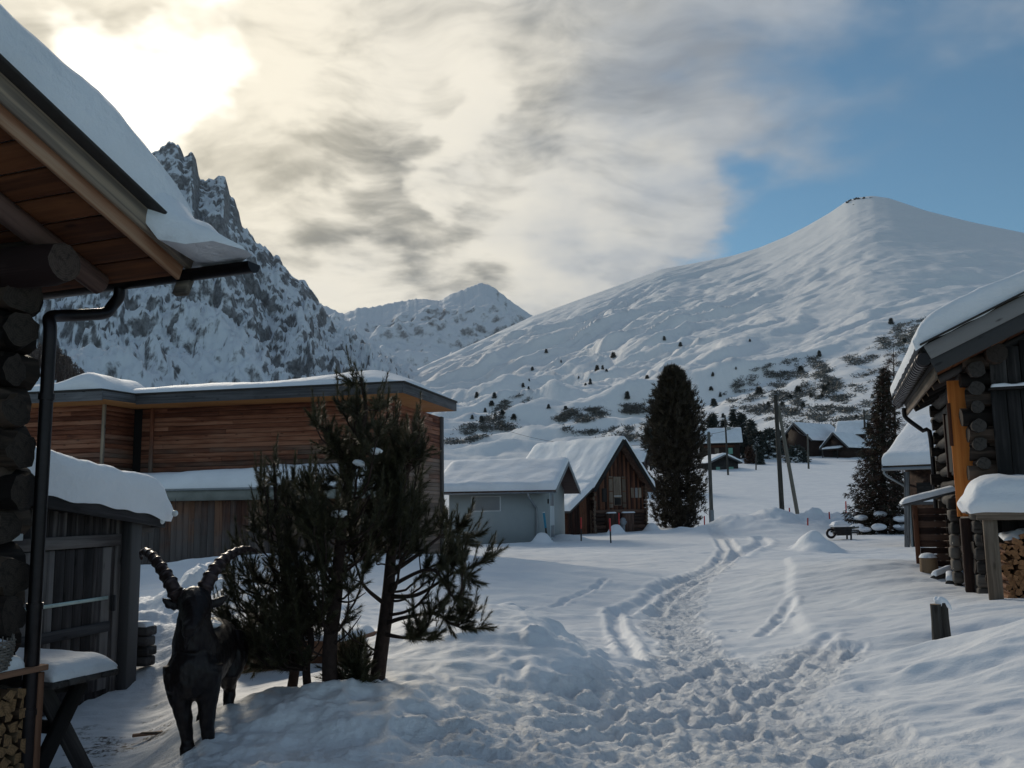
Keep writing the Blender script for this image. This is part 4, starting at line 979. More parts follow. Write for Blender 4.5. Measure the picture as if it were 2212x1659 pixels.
# ------------------------------------------------------------------ gabled house kit
def gable_shell(T, F, L, W, z0, he, hr, ov_g, ov_e, wall, roofm, verge, th=.10, snow=.3, seed=1, planks=None, base=None, ridge_off=0., snowm='snow', nb=(50, 44), rim=.3, round_r=.35):
    """x = ridge away from the front gable, y across; builds wall, roof, verge boards and roof snow"""
    zf = lambda y: hr - (hr-he)*np.abs(y-ridge_off)/(W/2)
    m = MB(); hw = W/2
    poly = [F.w(0, -hw, z0), F.w(0, hw, z0), F.w(0, hw, he), F.w(0, ridge_off, hr), F.w(0, -hw, he)]
    m.prism(poly, F.x*L); core = m.build('wall', M[wall], T)
    if planks:
        m = MB(); y = -hw
        while y < hw-.01:
            bw = min(planks*random.uniform(.8, 1.25), hw-y); zt = float(min(zf(y), zf(y+bw)))-.01
            m.beam(F.w(-.014, y+bw/2, z0 if base is None else base), F.w(-.014, y+bw/2, zt), .025, bw-.012, side=F.x, bev=.003); y += bw
        m.build('gable_boards', M[wall], T)
    sl = math.hypot(hw, hr-he); tt = th*sl/hw
    m = MB()
    for sg in (-1, 1):
        ye = ridge_off+sg*(hw+ov_e)
        a0, a1 = F.w(-ov_g, ridge_off, zf(ridge_off)+.004), F.w(-ov_g, ye, zf(ye)+.004)
        m.prism([a0, a1, a1+UP*tt, a0+UP*tt], F.x*(L+2*ov_g))
    roof = m.build('roof', M[roofm], T)
    for x in (-ov_g-.022, L+ov_g+.022):
        for sg in (-1, 1):
            m = MB(); ye = ridge_off+sg*(hw+ov_e+.01); a0, a1 = F.w(x, ridge_off, zf(ridge_off)+tt*.5), F.w(x, ye, zf(ye)+tt*.5)
            m.beam(a0, a1, tt*1.25+.05, .03, side=UP-0*F.x, bev=.004); m.build('verge_board', M[verge], roof)
    if snow:
        m = MB(); snow_gable(m, F, -ov_g-.03, L+ov_g+.03, ridge_off-hw-ov_e-.02, ridge_off+hw+ov_e+.02, lambda y: zf(y)+tt+.006, snow, nb[0], nb[1], rim, seed=seed, amp=.15*snow, round_r=round_r)
        m.build('roof_snow', M[snowm], roof, 60)
    return core, roof, zf
def substation():
    c = P(1170, 1180, 37.); gd = nrm(A(1.36, 6.1, 0)); ld = A(-gd[1], gd[0], 0)
    W = 6.0; L = 3.95; z0 = -.35; he = P(1170, 1056, 37.)[2]; hr = he+1.12
    F = Frame(A(c[0], c[1], 0)+gd*W/2, ld)                 # x along the ridge to the left; front gable looks right
    T = thing('utility_building', 'small grey plastered utility building with louvred vent and snowy gabled roof', 'building', F.w(L/2, 0, z0))
    core, roof, zf = gable_shell(T, F, L, W, z0, he, hr, .7, .42, 'plaster', 'rafter', 'metal_grey', .09, .28, 31, nb=(44, 50), rim=.38)
    s = 1 if F.w(0, 1, 0)[1] < F.w(0, -1, 0)[1] else -1       # the side that faces the viewer
    y = s*(W/2)
    m = MB(); F.box(m, 1.70, 2.98, y-.02 if s < 0 else y-.01, y+.02 if s > 0 else y+.01, P(1040, 1105, 37.4)[2], P(1040, 1072, 37.4)[2], .008); v = m.build('vent', M['white_paint'], T)
    m = MB(); za, zb = P(1040, 1103.3, 37.4)[2], P(1040, 1073.7, 37.4)[2]; n = 15
    for k in range(n):
        z = za+(zb-za)*(k+.5)/n; m.box(F.w(2.34, y+s*.026, z), F.x, nrm(F.y*s*.8-UP*.5), nrm(UP*.8+F.y*s*.5), (.60, .016, .007), .002)
    m.build('louvre', M['metal_grey'], v)
    m = MB(); th = np.linspace(math.pi, 2*math.pi, 9); ye = s*(W/2+.42+.06); ze = float(zf(abs(ye)))+.05
    m.grid(np.array([[F.w(x, ye+.06*math.cos(a), ze+.06*math.sin(a)) for a in th] for x in (-.7, L+.7)])); m.grid(np.array([[F.w(x, ye+.052*math.cos(a), ze+.052*math.sin(a)) for a in th] for x in (-.7, L+.7)]), flip=True)
    for x in np.arange(-.6, L+.9, .62): m.beam(F.w(x, ye+s*.065, ze-.06), F.w(x, ye+s*.065, ze+.03), .02, .012, side=F.x)
    m.build('gutter', M['metal_grey'], T)
    m = MB(); m.tube(smooth_line([F.w(.42, ye, ze-.05), F.w(.42, ye, ze-.16), F.w(.22, y+s*.07, ze-.62), F.w(.16, y+s*.06, ze-.8), F.w(.16, y+s*.06, z0)], 30), .045, 10); m.build('downpipe', M['metal_grey'], T, 60)
    # door on the gable wall
    yd = s*(.55); m = MB(); F.box(m, -.035, .0, yd-.55, yd+.55, G1(*F.w(-.1, yd, 0)[:2])+.02, G1(*F.w(-.1, yd, 0)[:2])+2.12, .006); d = m.build('door', M['plaster_light'], T)
    zd = G1(*F.w(-.1, yd, 0)[:2])
    m = MB(); F.box(m, -.045, -.033, yd-.42, yd+.42, zd+1.45, zd+2.0, .004); m.build('upper_louvre', M['metal_grey'], d)
    m = MB(); F.box(m, -.045, -.033, yd-.42, yd+.42, zd+.1, zd+.6, .004); m.build('lower_louvre', M['metal_grey'], d)
    m = MB(); F.box(m, -.05, 0, yd+s*.85-.07, yd+s*.85+.07, zd+1.55, zd+1.75, .004); m.build('meter_box', M['metal_dark'], T)
substation()
def brown_barn():
    ap = P(1332, 951, 50.); gd = A(math.sin(math.radians(50)), math.cos(math.radians(50)), 0); ld = A(-gd[1], gd[0], 0)
    F = Frame(A(ap[0], ap[1], 0), ld); s = -1 if F.w(0, 1, 0)[0] > F.w(0, -1, 0)[0] else 1   # s: picture-left side
    W = 4.25; he = P(1270, 1049, 48.5)[2]; hr = ap[2]-.12; z0 = -.5; L = 6.2
    T = thing('brown_barn', 'red-brown wooden barn with steep snowy gable and pale shutters beside the grey building', 'barn', F.w(L/2, 0, z0))
    core, roof, zf = gable_shell(T, F, L, W, z0, he, hr, .55, .32, 'barn_red', 'barn_log', 'dark_plank', .11, .36, 41, planks=.17, base=1.15, nb=(50, 60), rim=.34, round_r=.3)
    hw = W/2
    # log ground floor
    m = MB(); z = -.35
    while z < 1.2:
        m.tube([F.w(-.02+.03*random.random(), y, z+random.uniform(-.02, .02)) for y in np.linspace(-hw-.12, hw+.12, 6)], random.uniform(.095, .125), 10, .2); z += .21
    for y in (-hw+.02, hw-.02):
        z = -.25
        while z < 3.: m.tube([F.w(x, y, z) for x in (-.22+random.uniform(-.05, .05), .2, .6)], random.uniform(.085, .115), 10, .2); z += .21
    m.build('log_wall', M['barn_log'], T, 50)
    # lean-to on the left
    ww = 1.75; zl0 = he-.0; zl1 = P(1225, 1099, 47.5)[2]; y0, y1 = s*hw, s*(hw+ww)
    m = MB(); m.prism([F.w(.05, y0, z0), F.w(.05, y1, z0), F.w(.05, y1, zl1), F.w(.05, y0, zl0)], F.x*L)
    k = 0; y = 0
    while y < ww-.02:
        m.beam(F.w(.036, s*(hw+y+.09), z0), F.w(.036, s*(hw+y+.09), zl0-(zl0-zl1)*(y+.17)/ww-.01), .025, .165, side=F.x, bev=.003); y += .18
    lean = m.build('lean_to_wall', M['barn_red'], T)
    m = MB(); dz = (zl0-zl1)/ww; a0 = F.w(-.5, y0+s*.30, zl0-.30*dz+.01); a1 = F.w(-.5, y1+s*.35, zl1-.35*dz+.01); m.prism([a0, a1, a1+UP*.11, a0+UP*.11], F.x*(L+1.)); lr = m.build('lean_to_roof', M['dark_plank'], T)
    m = MB(); b = A(0, 0, .12); m_ = F.x*(L+.9); snow_patch(m, a0+b-F.x*.0, a1+b, a1+b+m_, a0+b+m_, .30, 30, 40, (0, .3), (.25, .25), .05, amp=.04, seed=5); m.build('lean_to_snow', M['snow'], lr, 60)
    # big hatch with pale shutters
    zb, zt = P(1325, 1092, 50)[2], P(1325, 1030, 50)[2]
    def bx(name, mat, ya, yb, za, zb_, x=-.05, th=.03, par=T, lab=None):
        m = MB(); F.box(m, x-th, x, min(ya, yb), max(ya, yb), za, zb_, .006); return m.build(name, M[mat], par, label=lab)
    yc = s*.12
    op = bx('hatch', 'pale_plank', yc-.30, yc+.30, zb, zt, -.03)
    bx('hatch_opening', 'dark_void', yc-.26, yc+.26, zb+.03, zb+.42, -.061, .004, op)
    bx('hatch_bar', 'white_paint', yc-.30, yc+.30, zb+.50, zb+.54, -.062, .02, op)
    for q in (-1, 1):
        sh = bx('shutter', 'pale_plank', yc+q*.38, yc+q*.68, zb-.12, zt+.02, -.04, .03, T)
        for z in (zb+.1, zb+.75, zt-.12): bx('shutter_batten', 'barn_red', yc+q*.38, yc+q*.68, z, z+.06, -.071, .012, sh)
    for q, mt in ((-s*1.0, 'pale_plank'), (-s*1.32, 'grey_plank'), (-s*1.62, 'pale_plank')):
        bx('small_shutter', mt, q, q-s*.22, zb+.42, zb+.98, -.04, .03)
    bx('boarded_window', 'dark_plank', s*1.0, s*1.35, zb+.2, zb+.95, -.04, .03)
    for q, ww_ in ((s*.75, .34), (-s*.62, .5)):
        m = MB(); c = F.w(-.22, q, P(1300, 1109, 49.5)[2]); snow_patch(m, c-F.y*ww_, c+F.y*ww_, c+F.y*ww_+F.x*.25, c-F.y*ww_+F.x*.25, .07, 16, 8, (.1, .1), (.06, .06), .01, amp=.02, seed=3); m.build('ledge_snow', M['snow'], T, 60)
    for q in (s*.75, -s*.55):
        m = MB(); F.box(m, -.24, -.02, q-.42, q+.42, .0, P(1300, 1110, 49.5)[2], .01); m.build('log_stack', M['barn_log'], T)
    # chimney pipe through the snow
    p = P(1251, 989, 52.5); m = MB(); m.tube([p-UP*.9, p-UP*.1, p, p+UP*.02, p+UP*.2], [.11, .11, .16, .10, .02], 10); m.build('chimney', M['metal_dark'], roof)
brown_barn()
def far_house(name, label, u, vb, d, ang, L, W, he, hr, wall='barn_log', snow=.35, seed=1, ov=.45, front=(), zoff=0., group=None, cat='house'):
    p = P(u, vb, d); z0 = p[2]; a = math.radians(ang); F = Frame(A(p[0], p[1], z0), A(math.sin(a), math.cos(a)))
    T = thing(name, label, cat, F.w(L/2, 0, -.1), group)
    core, roof, zf = gable_shell(T, F, L, W, -1.2, he, hr, ov, ov, wall, 'dark_plank', 'fascia', .14, snow, seed, nb=(24, 24), rim=.4)
    for (x0, x1, za, zb, mat, nm, side) in front:
        m = MB()
        if side == 'g': F.box(m, -.05, .0, x0, x1, za, zb, .01)
        else:
            sy = 1 if F.w(0, 1, 0)[1] < F.w(0, -1, 0)[1] else -1; y = sy*W/2; F.box(m, x0, x1, min(y, y+sy*.05), max(y, y+sy*.05), za, zb, .01)
        m.build(nm, M[mat], T)
    return T, F, roof
def hamlet():
    # chalet whose roof slope faces us, left of the leaning poles
    T, F, r = far_house('chalet', 'brown chalet with a broad snowy roof and chimney behind the grey pole', 1598, 990, 150, -78, 6.6, 6.4, 2.6, 4.9, seed=51, front=((1.2, 1.9, .6, 1.6, 'green_shutter', 'window', 's'), (3.4, 4.1, .6, 1.6, 'pale_plank', 'window', 's'), (.9, 5.8, 1.75, 2.1, 'soffit', 'balcony', 's')))
    m = MB(); c = F.w(1.6, .6*(1 if F.w(0, 1, 0)[1] < F.w(0, -1, 0)[1] else -1), 4.6); m.box(c, F.x, F.y, UP, (.3, .3, .75), .03); m.build('chimney', M['concrete'], r)
    far_house('dark_hut', 'low dark hut with two pale green windows below the chalet', 1566, 1029, 128, -10, 5., 4.2, 2.0, 2.95, seed=52, wall='dark_plank', cat='hut', front=((-1.35, -.65, .35, 1.35, 'green_shutter', 'window', 'g'), (.7, 1.3, .35, 1.35, 'green_shutter', 'window', 'g')))
    far_house('barn', 'larger brown barn with snowy roof behind the leaning poles', 1722, 990, 152, 55, 9.2, 6.2, 3.1, 5.9, seed=53, cat='barn', front=((-.5, .5, -.3, 1.7, 'dark_void', 'door', 'g'), (2., 3.2, -.3, 1.6, 'dark_plank', 'door', 's')))
    T, F, r = far_house('barn', 'smaller brown barn with white porch roof next to the larger one', 1806, 993, 146, 55, 8.6, 4.6, 2.1, 4.3, seed=54, cat='barn', front=((-.5, .5, -.3, 1.5, 'dark_void', 'door', 'g'),))
    m = MB(); snow_patch(m, F.w(-1.6, -1.5, 1.75), F.w(-1.6, 1.5, 1.75), F.w(-.1, 1.5, 2.0), F.w(-.1, -1.5, 2.0), .25, 14, 10, (.2, .2), (.2, 0), .03, seed=4); m.build('porch_snow', M['snow'], T, 60)
    m = MB(); m.box(F.w(-.85, 0, 1.70), F.x, F.y, UP, (.8, 1.55, .05), .01)
    for y in (-1.4, 1.4): m.beam(F.w(-1.5, y, -.6), F.w(-1.5, y, 1.7), .14, .14)
    m.build('porch', M['dark_plank'], T)
    far_house('hut', 'small hut with rounded snow roof half hidden behind the stone pine', 1392, 1030, 96, -70, 4.0, 3.6, 1.6, 2.7, seed=55, cat='hut')
    far_house('hut', 'snowy hut roof peeping out behind the tall spruce', 1872, 980, 150, -60, 4.0, 4.5, 3.4, 5.4, seed=56, cat='hut')
hamlet()
# ------------------------------------------------------------------ the log barn on the right and what stands by it
b_ax = A(math.sin(math.radians(20)), math.cos(math.radians(20)), 0); q_ax = A(b_ax[1], -b_ax[0], 0)
def right_barn():
    N = P(2007, 800, 11.); tp = math.tan(math.radians(25)); O = A(N[0], N[1], 0); ze = N[2]
    def R(s, t, dz=0.): return O + q_ax*(s+.12) + b_ax*t + UP*(ze+s*tp+dz)          # s up the roof, t away from us
    def w(s, t, z): return O + q_ax*s + b_ax*t + UP*z
    rd = nrm(q_ax+UP*tp); rn = nrm(np.cross(rd, b_ax)); rn = rn if rn[2] > 0 else -rn
    s_in, t_in, Lb = .56, .50, 5.2; zb = .05
    T = thing('log_barn', 'dark log barn at the right edge with orange board and snowy roof', 'barn', w(3, 3, 0))
    # eave wall logs, rounded, running away from us
    m = MB(); mg = MB(); z = zb+.10; sc = 0
    zs = []
    while z < ze+.12:
        r = random.uniform(.075, .105); (m if random.random() < .6 else mg).tube([w(s_in+.02*random.uniform(-1, 1), t, z+.012*random.uniform(-1, 1)) for t in np.linspace(t_in-.20+random.uniform(-.06, .05), t_in+4.6+random.uniform(-.05, .2), 9)], r, 12, .2); zs.append(z); z += .235
    m.build('eave_wall', M['log_grey'], T, 50); mg.build('eave_wall_log', M['log_dark'], T, 50)
    # gable logs: ends stick out past the corner
    m = MB(); z = zb+.22
    while z < ze+.35:
        r = random.uniform(.085, .12); m.tube([w(s, t_in+.03*random.uniform(-1, 1), z+.01*random.uniform(-1, 1)) for s in (s_in-.13+random.uniform(-.06, .06), s_in, s_in+.10, s_in+.24)], r, 14, .3); z += .235
    m.build('corner_log_ends', M['log_dark'], T, 50)
    m = MB(); z = zb+.22
    while z < ze: m.tube([w(s_in-.14+random.uniform(-.08, .06), t_in+4.3, z), w(s_in+.3, t_in+4.3, z)], random.uniform(.085, .115), 12, .2); z += .235
    m.build('far_corner_log_ends', M['log_dark'], T, 50)
    m = MB(); m.tube([R(s_in+.12, t, -.12) for t in (t_in-.30, t_in+.2, 3, 5.4)], .125, 14, .1); m.build('purlin', M['log_dark'], T, 50)
    # plank gable above and beside the logs
    m = MB(); s = s_in+.15
    while s < 4.3:
        bw = random.uniform(.15, .21); m.beam(w(s+bw/2, t_in-.15+.01*random.random(), .2), w(s+bw/2, t_in-.15, 2.93), .028, bw-.008, side=b_ax, bev=.004); s += bw
    m.build('gable_boards', M['dark_plank'], T)
    m = MB(); s = s_in+.17
    while s < 4.3:
        bw = random.uniform(.15, .21); m.beam(w(s+bw/2, t_in-.10+.01*random.random(), 2.95), w(s+bw/2, t_in-.10, ze+(s)*tp-.14), .028, bw-.008, side=b_ax, bev=.004); s += bw
    m.build('upper_gable_boards', M['dark_plank'], T)
    m = MB(); m.beam(w(s_in+.13, t_in-.17, 2.945), w(4.4, t_in-.17, 2.945), .03, .16, side=UP); lg = m.build('ledge', M['dark_plank'], T)
    m = MB(); c = w(s_in+.15, t_in-.25, 2.965); snow_patch(m, c, c+q_ax*3.8, c+q_ax*3.8+b_ax*.11, c+b_ax*.11, .06, 60, 8, (.1, .1), (.05, .02), .01, amp=.035, seed=6, fr=2.5); m.build('ledge_snow', M['snow'], lg, 60)
    m = MB(); m.prism([w(s_in+.12, t_in+.02, -.2), w(4.3, t_in+.02, -.2), w(4.3, t_in+.02, ze+4.3*tp-.12), w(s_in+.12, t_in+.02, ze+(s_in+.12)*tp-.12)], b_ax*4.2); m.build('inner_wall', M['dark_void'], T)
    # new orange board scribed around the log ends
    y0, y1 = PP(2060, 1116, w(0, t_in+.16, 0), b_ax)[2], PP(2060, 822, w(0, t_in+.16, 0), b_ax)[2]
    n = 64; zz = np.linspace(y0, y1, n); outer = s_in-.30+.0*zz; inner = s_in-.0+.045*np.clip(np.sin((zz-y0)*2*math.pi/.235), -.3, .6)
    pts = [w(o, t_in+.16, z) for o, z in zip(outer, zz)] + [w(i, t_in+.16, z) for i, z in zip(inner[::-1], zz[::-1])]
    m = MB(); k = np.arange(n); Pf = np.array(pts[:n]); Pi = np.array(pts[n:][::-1])
    g = lambda P_: np.stack([P_[..., 2], P_ @ q_ax, P_ @ b_ax], -1)
    for off, fl in ((0, True), (.03, False)):
        gr = np.stack([Pf, Pi])+b_ax*off; m.grid(gr, flip=fl, G=g(gr))
    for P_ in (Pf, Pi): gr = np.stack([P_, P_+b_ax*.03]); m.grid(gr, G=g(gr))
    m.build('orange_board', M['orange'], T)
    m = MB(); za, zb2 = PP(2058, 962, w(0, t_in, 0), b_ax)[2], PP(2058, 868, w(0, t_in, 0), b_ax)[2]; m.beam(w(s_in-.30, t_in+.155, za), w(s_in-.30, t_in+.155, zb2), .006, .045, side=b_ax, bev=.001); m.build('board_slot', M['barn_red'], T)
    m = MB(); m.beam(w(s_in-.20, t_in+.14, zb-.1), w(s_in-.20, t_in+.14, y0-.02), .10, .16, side=b_ax, bev=.01); m.build('corner_plank', M['barn_log'], T)
    m = MB(); z = zb-.05
    while z < y0: m.box(w(s_in-.05+random.uniform(-.02, .02), t_in-.02, z+.08), q_ax, b_ax, UP, (.12, .14, .078), .02); z += .165
    m.build('corner_blocks', M['log_grey'], T)
    m = MB(); z = zb-.05
    while z < y0+.1: m.box(w(s_in-.30+random.uniform(-.02, .02), t_in+.62, z+.08), q_ax, b_ax, UP, (.06, .12, .075), .02); z += .16
    m.build('door_jamb', M['log_grey'], T)
    for t in (1.7, 2.6):                       # upright window boards on the eave wall
        m = MB(); m.beam(w(s_in-.15, t, 1.9), w(s_in-.15, t, 2.85), .10, .05, side=b_ax); m.build('window_board', M['barn_red'], T)
    m = MB(); m.beam(w(s_in-.14, 1.75, 2.4), w(s_in-.14, 2.55, 2.4), .85, .02, side=UP); m.build('window', M['dark_void'], T)
    # roof
    L = 4.6; m = MB(); k = 22
    for i in range(k):
        a = i*L/k-.02; b = (i+1)*L/k-.02; m.beam((R(a, .03)+R(b, .03))/2, (R(a, Lb)+R(b, Lb))/2, L/k-.005, .024, side=rd)
    roof = m.build('roof', M['soffit'], T)
    m = MB()
    for t in np.arange(.55, Lb, .8): m.tube([R(.03, t, -.075), R(1., t, -.075), R(4., t, -.075)], .055, 10, .1)
    m.build('rafter', M['dark_plank'], T, 50)
    m = MB(); m.beam(R(-.045, .0)-rn*.0, R(-.045, Lb)-rn*.0, .19, .03, side=UP); m.build('eave_board', M['pale_plank'], roof, label='pale reddish board along the eave'); 
    for dz, off, nm in ((.075, 0., 'lower_verge_board'), (.255, -.02, 'upper_verge_board')):
        m = MB(); m.beam(R(-.04-off, -.018+off)+rn*dz, R(L, -.018+off)+rn*dz, .19, .034, side=rn); m.build(nm, M['grey_plank'], roof)
    m = MB(); m.beam(R(-.05, -.05)+rn*.375, R(L, -.05)+rn*.375, .022, .14, side=rn); m.build('roofing_edge', M['roofing'], roof)
    m = MB(); m.prism([R(-.03, 0)+rn*.03, R(L, 0)+rn*.03, R(L, 0)+rn*.365, R(-.03, 0)+rn*.365], b_ax*Lb); m.build('roof_core', M['roofing'], roof)
    # ribbed gutter
    t = np.linspace(-.02, Lb, 330); gc = [R(-.085, k, .0)+rn*.20 for k in t]
    m = MB(); m.tube(gc, .092+.018*np.clip(np.sin(t*2*math.pi/.20)*2.5, -.5, .5), 16); m.build('gutter', M['metal_dark'], T, 40)
    e = R(-.10, Lb-.25, .05); wpt = w(s_in-.22, t_in+4.35, ze-.42)
    m = MB(); m.tube(smooth_line([e, e-UP*.14, e-UP*.24+q_ax*.08, wpt-q_ax*.05, wpt-UP*.12+q_ax*.06, w(s_in-.16, t_in+4.4, 1.), w(s_in-.16, t_in+4.4, 0)], 50), .038, 12); m.build('downpipe', M['metal_dark'], T, 60)
    m = MB(); u = rn*.388
    def th(U, W): return .27+.05*pn(U*4, W*4, 11)+.07*np.exp(-((U-.10)/.1)**2)
    snow_patch(m, R(-.10, -.06)+u, R(L, -.06)+u, R(L, Lb+.1)+u, R(-.10, Lb+.1)+u, th, 60, 60, (.34, 0), (.12, .25), .06, seed=14, sag=.06)
    m.build('roof_snow', M['snow'], roof, 60)
    # firewood shelter against the gable
    zt = PP(2170, 1108, w(0, t_in-.85, 0), b_ax)[2]; sp = np.dot(PP(2140, 1150, w(0, t_in-.85, 0), b_ax)-O, q_ax)
    g = G1(*w(sp, t_in-.85, 0)[:2])
    T2 = thing('woodshed', 'open firewood shelter with a round cap of snow against the dark plank wall', 'shelter', w(sp+.8, t_in-.5, g))
    for s_, wd in ((sp, .15), (sp+1.9, .15)):
        m = MB(); m.beam(w(s_, t_in-.85, g-.1), w(s_, t_in-.85, zt-.05), wd, .07, side=q_ax, bev=.01); m.build('post', M['pale_plank'], T2)
    m = MB(); m.beam(w(sp-.16, t_in-.52, zt), w(sp+2.1, t_in-.52, zt), .82, .04, side=b_ax); m.beam(w(sp-.14, t_in-.90, zt-.045), w(sp+2.1, t_in-.90, zt-.045), .07, .05, side=UP); rf = m.build('roof', M['pale_plank'], T2)
    m = MB(); m.beam(w(sp, t_in-.2, g), w(sp+2, t_in-.2, g), .02, .02, side=UP); m.prism([w(sp-.05, t_in-.14, g-.1), w(sp+2., t_in-.14, g-.1), w(sp+2, t_in-.14, zt-.02), w(sp-.05, t_in-.14, zt-.02)], b_ax*.02); m.build('back_wall', M['dark_plank'], T2)
    m = MB(); c = UP*(zt+.024); cc = lambda s_, t_: w(s_, t_, 0)+c
    snow_patch(m, cc(sp-.2, t_in-.96), cc(sp+2.1, t_in-.96), cc(sp+2.1, t_in-.14), cc(sp-.2, t_in-.14), .42, 50, 30, (.42, .3), (.40, .1), .07, amp=.03, seed=17, sag=.03); m.build('snow_cap', M['snow'], rf, 60)
    hgt = PP(2190, 1150, w(0, t_in-.6, 0), b_ax)[2]-g
    stack_logs('split_log', 'small reddish split log in the snowy woodpile under the shelter roof', 'split logs piled under the shelter', M['firewood_red'], w(sp+.14, t_in-.60, g-.02), b_ax, q_ax, .62, hgt+.05, .34, .072, 15, .9, top=lambda x: hgt*(.78+.25*min(1, x/.35)))
    m = MB(); 
    c = lambda s_, t_, z: w(s_, t_, z)
    snow_patch(m, c(sp+.15, t_in-.72, g+hgt*.88), c(sp+1.2, t_in-.72, g+hgt*1.06), c(sp+1.2, t_in-.3, g+hgt*1.12), c(sp+.15, t_in-.3, g+hgt*.95), .045, 30, 14, (.1, .1), (.1, .1), .01, amp=.04, seed=5, fr=6); m.build('pile_snow', M['snow'], T2, 60)
    # plank bin with tilted snowy lid, chopping block
    p = P(1995, 1240, 13.9); g = G1(p[0], p[1])-.05; zt = P(1990, 1092, 13.9)[2]
    T3 = thing('plank_bin', 'brown upright plank bin with a tilted snow-covered lid beside the log barn', 'bin', A(p[0], p[1], g))
    F = Frame(A(p[0]-.06, p[1], g), q_ax); m = MB(); h = zt-g
    z = 0
    while z < h-.08: m.beam(F.w(.04, 0, z+.05), F.w(.42, 0, z+.05), .09, .022, side=UP); m.beam(F.w(.02, .02, z+.05), F.w(.02, .5, z+.05), .09, .022, side=UP); m.beam(F.w(.44, .02, z+.05), F.w(.44, .5, z+.05), .09, .022, side=UP); z += .1
    m.build('side_boards', M['barn_log'], T3)
    m = MB(); m.beam(F.w(.0, -.02, -.1), F.w(.0, -.02, h), .07, .05, side=q_ax); m.build('corner_post', M['barn_red'], T3)
    m = MB(); m.beam(F.w(-.16, .2, h+.0), F.w(.66, .2, h+.22), .55, .03, side=b_ax); lid = m.build('lid', M['grey_plank'], T3)
    m = MB(); u = UP*.025; snow_patch(m, F.w(-.18, -.08, h)+u, F.w(.68, -.08, h+.22)+u, F.w(.68, .46, h+.22)+u, F.w(-.18, .46, h)+u, .085, 30, 16, (.12, .1), (.08, .08), .02, amp=.015, seed=9); m.build('lid_snow', M['snow'], lid, 60)
    p = P(2007, 1237, 13.3); g = G1(p[0], p[1])-.03; T4 = thing('chopping_block', 'short round chopping block with a cap of snow by the plank bin', 'stump', A(p[0], p[1], g))
    m = MB(); m.tube([A(p[0], p[1], g-.05), A(p[0], p[1], g+.1), A(p[0], p[1], g+.23)], [.13, .125, .12], 16, .08); m.build('block', M['firewood'], T4, 50)
    m = MB(); c = A(p[0], p[1], g+.235); th_ = np.linspace(0, 2*math.pi, 25); m.grid(np.array([[c+A(q*math.cos(a), q*math.sin(a), .07*math.sqrt(max(0, 1-(q/.125)**2))) for a in th_] for q in np.linspace(0, .125, 9)]), flip=True); m.build('snow_cap', M['snow'], T4, 180)
    for (u_, v_, d, sx, rot, lb) in ((2035, 1240, 12.6, .16, .4, 'dark snow-dusted log lying nearest the chopping block'), (2052, 1252, 12.2, .13, 1.1, 'short snow-dusted log leaning at the barn corner')):
        p = P(u_, v_, d); g = G1(p[0], p[1])+.03; T5 = thing('log', lb, 'log', A(p[0], p[1], g)); ax = A(math.cos(rot), math.sin(rot), .25); m = MB(); m.tube([A(p[0], p[1], g)-ax*sx, A(p[0], p[1], g), A(p[0], p[1], g)+ax*sx], .055, 12, .15); m.build('log_body', M['log_grey'], T5, 50)
        c = A(p[0], p[1], g+.05); sd_ = A(-ax[1], ax[0], 0)*.045; m = MB(); snow_patch(m, c-ax*sx-sd_, c+ax*sx-sd_, c+ax*sx+sd_, c-ax*sx+sd_, .06, 14, 10, (.05, .05), (.04, .04), .01, amp=.02, seed=3); m.build('snow_cover', M['snow'], T5, 60)
right_barn()
def second_right_barn():
    E = P(1908, 1014, 29.); x = nrm(A(.72, -.69, 0)); y = A(-x[1], x[0], 0)
    def w(a, b, z): return A(E[0], E[1], 0)+x*a+y*b+UP*z         # a along the eave to the right, b up the roof, away from us
    T = thing('small_barn', 'small dark barn whose broad snowy roof slopes towards the viewer behind the log barn', 'barn', w(2.5, 3, 0))
    F = Frame(w(.5, 3., 0), x); hr = 4.12; he = hr-(hr-E[2])/3.*2.5
    core, roof, zf = gable_shell(T, F, 5., 5.0, -.2, he, hr, .5, .5, 'barn_log', 'dark_plank', 'fascia', .1, .34, 61, nb=(40, 60), rim=.34)
    ze = E[2]
    m = MB(); m.tube([w(a, -.05, ze) for a in np.linspace(-.02, 6, 20)], .055, 10); m.build('gutter', M['metal_grey'], T, 60)
    m = MB(); m.tube(smooth_line([w(.05, -.05, ze-.05), w(.08, -.02, ze-.2), w(.50, .35, ze-.55), w(.58, .44, ze-.8), w(.58, .44, 0)], 30), .04, 10); m.build('downpipe', M['metal_grey'], T, 60)
    m = MB(); m.beam(w(.60, -.1, -.2), w(.72, .05, ze-.1), .14, .12, side=x, bev=.01); m.build('post', M['grey_plank'], T)
    m = MB(); m.box(w(1.4, .0, ze-1.1), x, y, UP, (.7, .16, .05), .01); sh = m.build('shelf', M['grey_plank'], T)
    m = MB(); snow_patch(m, w(.7, -.16, ze-1.05), w(2.1, -.16, ze-1.05), w(2.1, .16, ze-1.05), w(.7, .16, ze-1.05), .18, 20, 10, (.1, .1), (.1, .1), .03, seed=5); m.build('shelf_snow', M['snow'], sh, 60)
    for k in range(3): m = MB(); m.box(w(1.1+k*.75, .47, ze-.75), x, y, UP, (.26, .02, .30), .006); m.build('shutter', M['dark_plank'], T)
second_right_barn()
